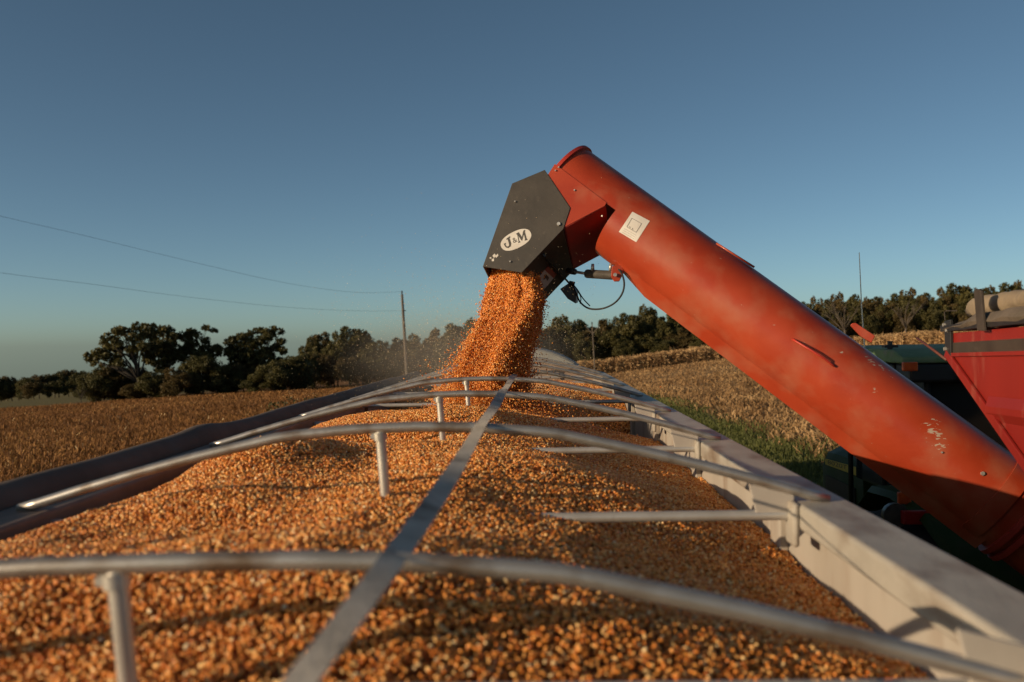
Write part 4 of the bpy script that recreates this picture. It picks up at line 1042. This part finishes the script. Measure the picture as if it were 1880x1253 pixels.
# tarp: lower fold and roll
u0 = (onwall(1741, 613) - C0).dot(UP)
TP = []
m = MB(); prof = [(-.014, .012), (-.034, .045), (.0, .085), (.09, .095), (.22, .10), (.22, .02)]
vs = []; fs = []; nf = 26
for i in range(nf + 1):
    f_ = -.01 - back * i / nf; kk = min(1, .30 + i * .22) if i < 4 else 1
    for (r_, u_) in prof: vs.append(L3(r_ + .006 * math.sin(i * 1.7), f_, u0 + (u_ - .012) * kk + .012 + .006 * math.sin(i * 2.3)))
for i in range(nf):
    for j in range(len(prof)): fs.append((i * 6 + j, i * 6 + (j + 1) % 6, (i + 1) * 6 + (j + 1) % 6, (i + 1) * 6 + j))
fs += [tuple(range(6)), tuple(nf * 6 + k for k in range(5, -1, -1))]
m.add(vs, fs); TPo = m.build('cart_tarp', 'tarp2', GC, 50)
m = MB(); path = []; rad = []
for i in range(60):
    f_ = -.06 - (back - .1) * i / 59; path.append(L3(.10 + .003 * math.sin(i * .7), f_, u0 + .130 + .003 * math.sin(i * .5) - (.02 if i == 0 else 0))); rad.append(.052 + .0016 * math.sin(i * .9) - (.02 if i == 0 else .008 if i == 1 else 0))
m.tube(path, rad, 22)
m.v = [tuple(Vector(p) + UP * float((vnoise(k * .37 % 22 / 2.5, k / 22 / 2.2, 71) - .5) * .016) - RT * float((vnoise(k % 22 / 3.0, k / 22 / 3.1, 72) - .5) * .016)) for k, p in enumerate(m.v)]
m.build('tarp_roll', 'tarp', TPo, True)
# edge bar under the tarp
m = MB(); m.prism([L3(-.016, .05, u0 + .012), L3(-.016, -back, u0 + .012), L3(-.016, -back, u0 - .012 + .045), L3(-.016, .05, u0 + .045)], -RT * .01); m.build('tarp_edge_bar', 'blk2', GC)
# upright tarp stop
m = MB(); q = [onplane(px, py, L3(-.03, 0, 0), RT) for px, py in ((1793, 534), (1797, 531), (1802, 531), (1806, 535), (1812, 608), (1799, 607))]
m.prism(q, -RT * .014); m.build('tarp_stop', 'stopwood', GC, bevel=.003)
m = MB(); q = [onplane(px, py, L3(.0, 0, 0), RT) for px, py in ((1735, 588), (1734, 573), (1737, 571), (1757, 571))]; m.tube(q, .003, 6); m.build('wire_loop', 'stopwood', GC)
# slender rod in front of the hopper
m = MB(); m.tube([at(1683, 621, 5.5), at(1710, 640, 5.3), at(1738, 661, 5.04)], [.006, .008, .008], 8); m.build('front_rod', 'rodred', GC, True)
# chassis and wheels (mostly out of frame)
zc_ = gzf(4, 3)
m = MB(); m.box(L3(WD / 2, -1.8, -2.2), (.5, 4.4, .25), (RT, FD, UP)); m.box(L3(WD / 2, -1.9, -2.0), (2.9, .3, .3), (RT, FD, UP)); m.box(L3(WD / 2, -1.9, -1.6), (1.2, 1.6, .9), (RT, FD, UP)); m.build('chassis', 'red2', GC)
for s_ in (-.1, WD + .1):
    p = L3(s_, -1.9, -2.3); wheel(GC, (p.x, p.y, gzf(p.x, p.y) + .82), .82, .6)

# ------------------------------------------------------------------ tractor
TC = 3.36
gt_ = gzf(3.4, 7.5)
TX = empty('tractor', (TC, 7.4, gt_), 'dark green tractor with yellow hood stripe behind the auger', 'tractor')
def rb(mb, lo, hi): mb.b2(lo, hi); return mb
m = MB(); m.prism([(2.60, 6.62, 3.07), (2.60, 6.62, 3.115), (2.60, 6.80, 3.165), (2.60, 8.2, 3.185), (2.60, 8.45, 3.10), (2.60, 8.45, 3.07)], (1.52, 0, 0)); RF = m.build('cab_roof', 'greenroof', TX, 30, bevel=.03, seg=4)
m = MB(); m.b2((2.66, 6.64, 2.93), (4.06, 6.9, 3.068)); m.b2((2.64, 6.9, 2.93), (4.08, 8.4, 3.06)); m.build('roof_underside', 'blk2', RF, bevel=.02)
p = at(1671, 674, 6.58); m = MB(); m.b2((p.x - .055, p.y - .02, p.z - .03), (p.x + .05, p.y + .02, p.z + .035)); m.build('warning_light', 'amber', RF, bevel=.008)
m = MB()
for k in range(2): m.b2((3.0 + k * .3, 6.605, 2.945), (3.2 + k * .3, 6.635, 3.03))
m.build('work_light', 'glass', RF, bevel=.01)
m = MB(); q = at(1634, 642, 7.0); m.tube([(q.x, q.y, 3.16), (q.x, q.y, 3.23)], .02, 8); m.b2((q.x - .05, q.y - .03, 3.18), (q.x + .05, q.y + .03, 3.20)); m.build('roof_fitting', 'blk2', RF)
m = MB()
for xx, yy in ((2.82, 6.72), (4.04, 6.72), (2.79, 8.3), (4.04, 8.3), (2.79, 7.5), (4.06, 7.5)): m.tube([(xx, yy, 1.5), (xx, yy, 2.98)], .024, 8)
m.build('cab_frame', 'blk2', TX, True)
m = MB(); m.b2((2.83, 6.74, 2.0), (4.02, 8.28, 2.95)); m.build('cab_glass', 'glass', TX)
m = MB(); m.b2((3.02, 6.7, 1.1), (3.70, 8.3, 1.52)); m.build('cab_base', 'green', TX, bevel=.03)
hx0, hx1 = 2.90, 3.80
m = MB(); prof = [(hx0, 1.25), (hx0, 1.98), (hx0 + .05, 2.10), (hx0 + .18, 2.165), ((hx0 + hx1) / 2, 2.185), (hx1 - .18, 2.165), (hx1 - .05, 2.10), (hx1, 1.98), (hx1, 1.25)]
vs = []; fs = []
for (yy, kz, kx) in ((8.3, 1.0, 1.0), (9.2, .985, 1.0), (9.5, .96, .97), (9.62, .90, .90)):
    for (x_, z_) in prof: vs.append(((hx0 + hx1) / 2 + (x_ - (hx0 + hx1) / 2) * kx, yy, 1.25 + (z_ - 1.25) * kz))
for i in range(3):
    for j in range(8): fs.append((i * 9 + j, i * 9 + j + 1, (i + 1) * 9 + j + 1, (i + 1) * 9 + j))
fs += [tuple(range(9)), tuple(27 + k for k in range(8, -1, -1))]
m.add(vs, fs); HD = m.build('hood', 'green', TX, 35)
P0 = Vector((hx0 - .003, 0, 0)); NX = Vector((1, 0, 0))
def onhood(px, py, d=0): return onplane(px, py, P0 - NX * d, NX)
m = MB(); m.prism([onhood(*p) for p in ((1514, 842), (1590, 863), (1590, 880), (1516, 853))], (-.003, 0, 0)); m.build('yellow_stripe', 'yellow', HD)
cu = bpy.data.curves.new('num', 'FONT'); cu.body = '8020T'; cu.size = 1
to = bpy.data.objects.new('num', cu); COL.objects.link(to); dg = bpy.context.evaluated_depsgraph_get()
tm = bpy.data.meshes.new_from_object(to.evaluated_get(dg)); bpy.data.objects.remove(to)
mx = max(v.co.x for v in tm.vertices); my = max(v.co.y for v in tm.vertices)
m = MB(); vs = []
for v in tm.vertices:
    u_, w_ = v.co.x / mx, v.co.y / my
    vs.append(onhood(1519 + 36 * u_, 852 + 10.5 * u_ - 7.5 * w_, .0045))
m.add(vs, [tuple(p.vertices) for p in tm.polygons]); m.build('model_number', 'ink', HD)
m = MB(); m.prism([(hx0 - .003, 9.35, 1.28), (hx0 - .003, 9.35, 1.86), (hx0 - .003, 8.5, 1.86), (hx0 - .003, 8.5, 1.28)], (-.01, 0, 0)); m.build('hood_side_grille', 'blk2', HD)
m = MB(); m.b2((2.95, 8.3, .8), (3.75, 9.5, 1.24)); m.build('engine_block', 'blk2', TX)
m = MB(); q = Vector((3.9, 8.35, 0)); m.tube([(q.x, q.y, 1.4), (q.x, q.y, 2.62)], .019, 12); m.tube([(q.x, q.y, 2.62), (q.x, q.y, 3.05)], .016, 12); m.build('exhaust_stack', 'blk2', TX, 40)
for s_ in (1, -1):
    X = lambda v: TC + s_ * (v - TC)
    m = MB(); pr = [(5.72, 1.72), (5.85, 1.93), (6.2, 2.07), (6.75, 2.13), (7.2, 2.10), (7.5, 1.9), (7.6, 1.5)]
    vs = []; fs = []
    for (yy, zz) in pr: vs += [(X(2.54), yy, zz - .05), (X(2.58), yy, zz), (X(3.0), yy, zz), (X(3.0), yy, zz - .05)]
    for i in range(len(pr) - 1):
        for j in range(4): fs.append((i * 4 + j, i * 4 + (j + 1) % 4, (i + 1) * 4 + (j + 1) % 4, (i + 1) * 4 + j))
    fs += [(0, 1, 2, 3), tuple(4 * (len(pr) - 1) + k for k in (3, 2, 1, 0))]
    m.add(vs, fs); FN = m.build('fender', 'green', TX, 40, bevel=.01)
    if s_ == 1:
        q = at(1686, 950, 6.25); m = MB(); m.b2((q.x - .11, q.y - .03, q.z - .045), (q.x + .11, q.y + .03, q.z + .045)); m.build('tail_light', 'redlens', FN, bevel=.008)
        q = at(1660, 914, 6.5); m = MB(); m.b2((q.x - .045, q.y - .02, q.z - .045), (q.x + .045, q.y + .02, q.z + .04)); m.build('turn_signal', 'amber', FN, bevel=.008)
        q = at(1640, 945, 6.35); m = MB(); m.tube([q + Vector((0, .08, 0)), q, q - Vector((0, .05, 0))], [.05, .085, .085], 16); m.build('work_lamp', 'cyl', FN, 40)
    wheel(TX, (X(2.70), 6.65, gzf(X(2.45), 6.65) + .95), .95, .55, rim='yellow')
    wheel(TX, (X(2.62), 9.3, gzf(X(2.62), 9.3) + .62), .62, .4, rim='yellow')
m = MB(); m.b2((TC - .25, 5.4, .7), (TC + .25, 8.4, 1.1)); m.tube([(2.3, 6.65, .95 + gt_), (4.4, 6.65, .95 + gt_)], .1, 10); m.tube([(2.5, 9.3, .6 + gt_), (4.2, 9.3, .6 + gt_)], .08, 10); m.build('rear_axle', 'blk2', TX)
q = at(1577.5, 464, 7.6); m = MB(); m.tube([(q.x + .03, q.y, 3.17), (q.x + .012, q.y, 3.5), q], [.006, .005, .0035], 6); m.build('whip_aerial', 'steel', TX)

# ------------------------------------------------------------------ truck ahead of the trailer
TK = empty('truck', (-.33, 15.5, gzf(-.33, 15.5)), 'pale dusty truck cab ahead of the trailer, seen past the falling corn', 'truck')
y0, y1 = 13.7, 15.4
m = MB(); vs = []; fs = []; nseg = 18
for yy, dz in ((y0, 0), (y0 + .15, .03), (y1 - .3, .03), (y1, -.05)):
    for k in range(nseg + 1):
        t = -1 + 2 * k / nseg; vs.append((-.33 + .93 * t, yy, 2.86 + .27 * (1 - abs(t) ** 2.4) + dz))
for i in range(3):
    for k in range(nseg): fs.append((i * (nseg + 1) + k, i * (nseg + 1) + k + 1, (i + 1) * (nseg + 1) + k + 1, (i + 1) * (nseg + 1) + k))
m.add(vs, fs); o = m.build('cab_roof', 'truck', TK, True); q = o.modifiers.new('solid', 'SOLIDIFY'); q.thickness = .03; q.offset = -1
m = MB(); m.b2((-1.16, y0 + .05, 1.1), (.50, y1, 2.86)); m.b2((-1.05, y1, 1.1), (.40, 17.3, 2.1)); m.build('cab_body', 'truck', TK, bevel=.06)
m = MB(); m.prism([(-1.25, y0 - .012, 2.5), (.59, y0 - .012, 2.5)] + [(-.33 + .92 * t, y0 - .012, 2.85 + .27 * (1 - abs(t) ** 2.4)) for t in np.linspace(1, -1, 19)], (0, .05, 0)); m.build('rear_panel', 'truck', TK)
m = MB(); m.b2((-.95, y0 - .030, 2.55), (-.42, y0 - .013, 2.80)); m.b2((-.30, y0 - .030, 2.55), (.30, y0 - .013, 2.80)); m.build('rear_window', 'truckwin', TK, bevel=.01)
m = MB(); m.tube([(.16, 14.2, 3.1), (.155, 14.2, 3.66)], [.0025, .002], 6); m.build('cab_aerial', 'wood', TK)
for yy, xs_ in ((13.3, (-1.2, .5)), (16.6, (-1.15, .45))):
    for xx in xs_: wheel(TK, (xx, yy, gzf(xx, yy) + .5), .5, .35)
m = MB(); m.b2((-.75, 12.3, .75), (.1, 17.2, 1.08)); m.build('truck_frame', 'blk2', TK)
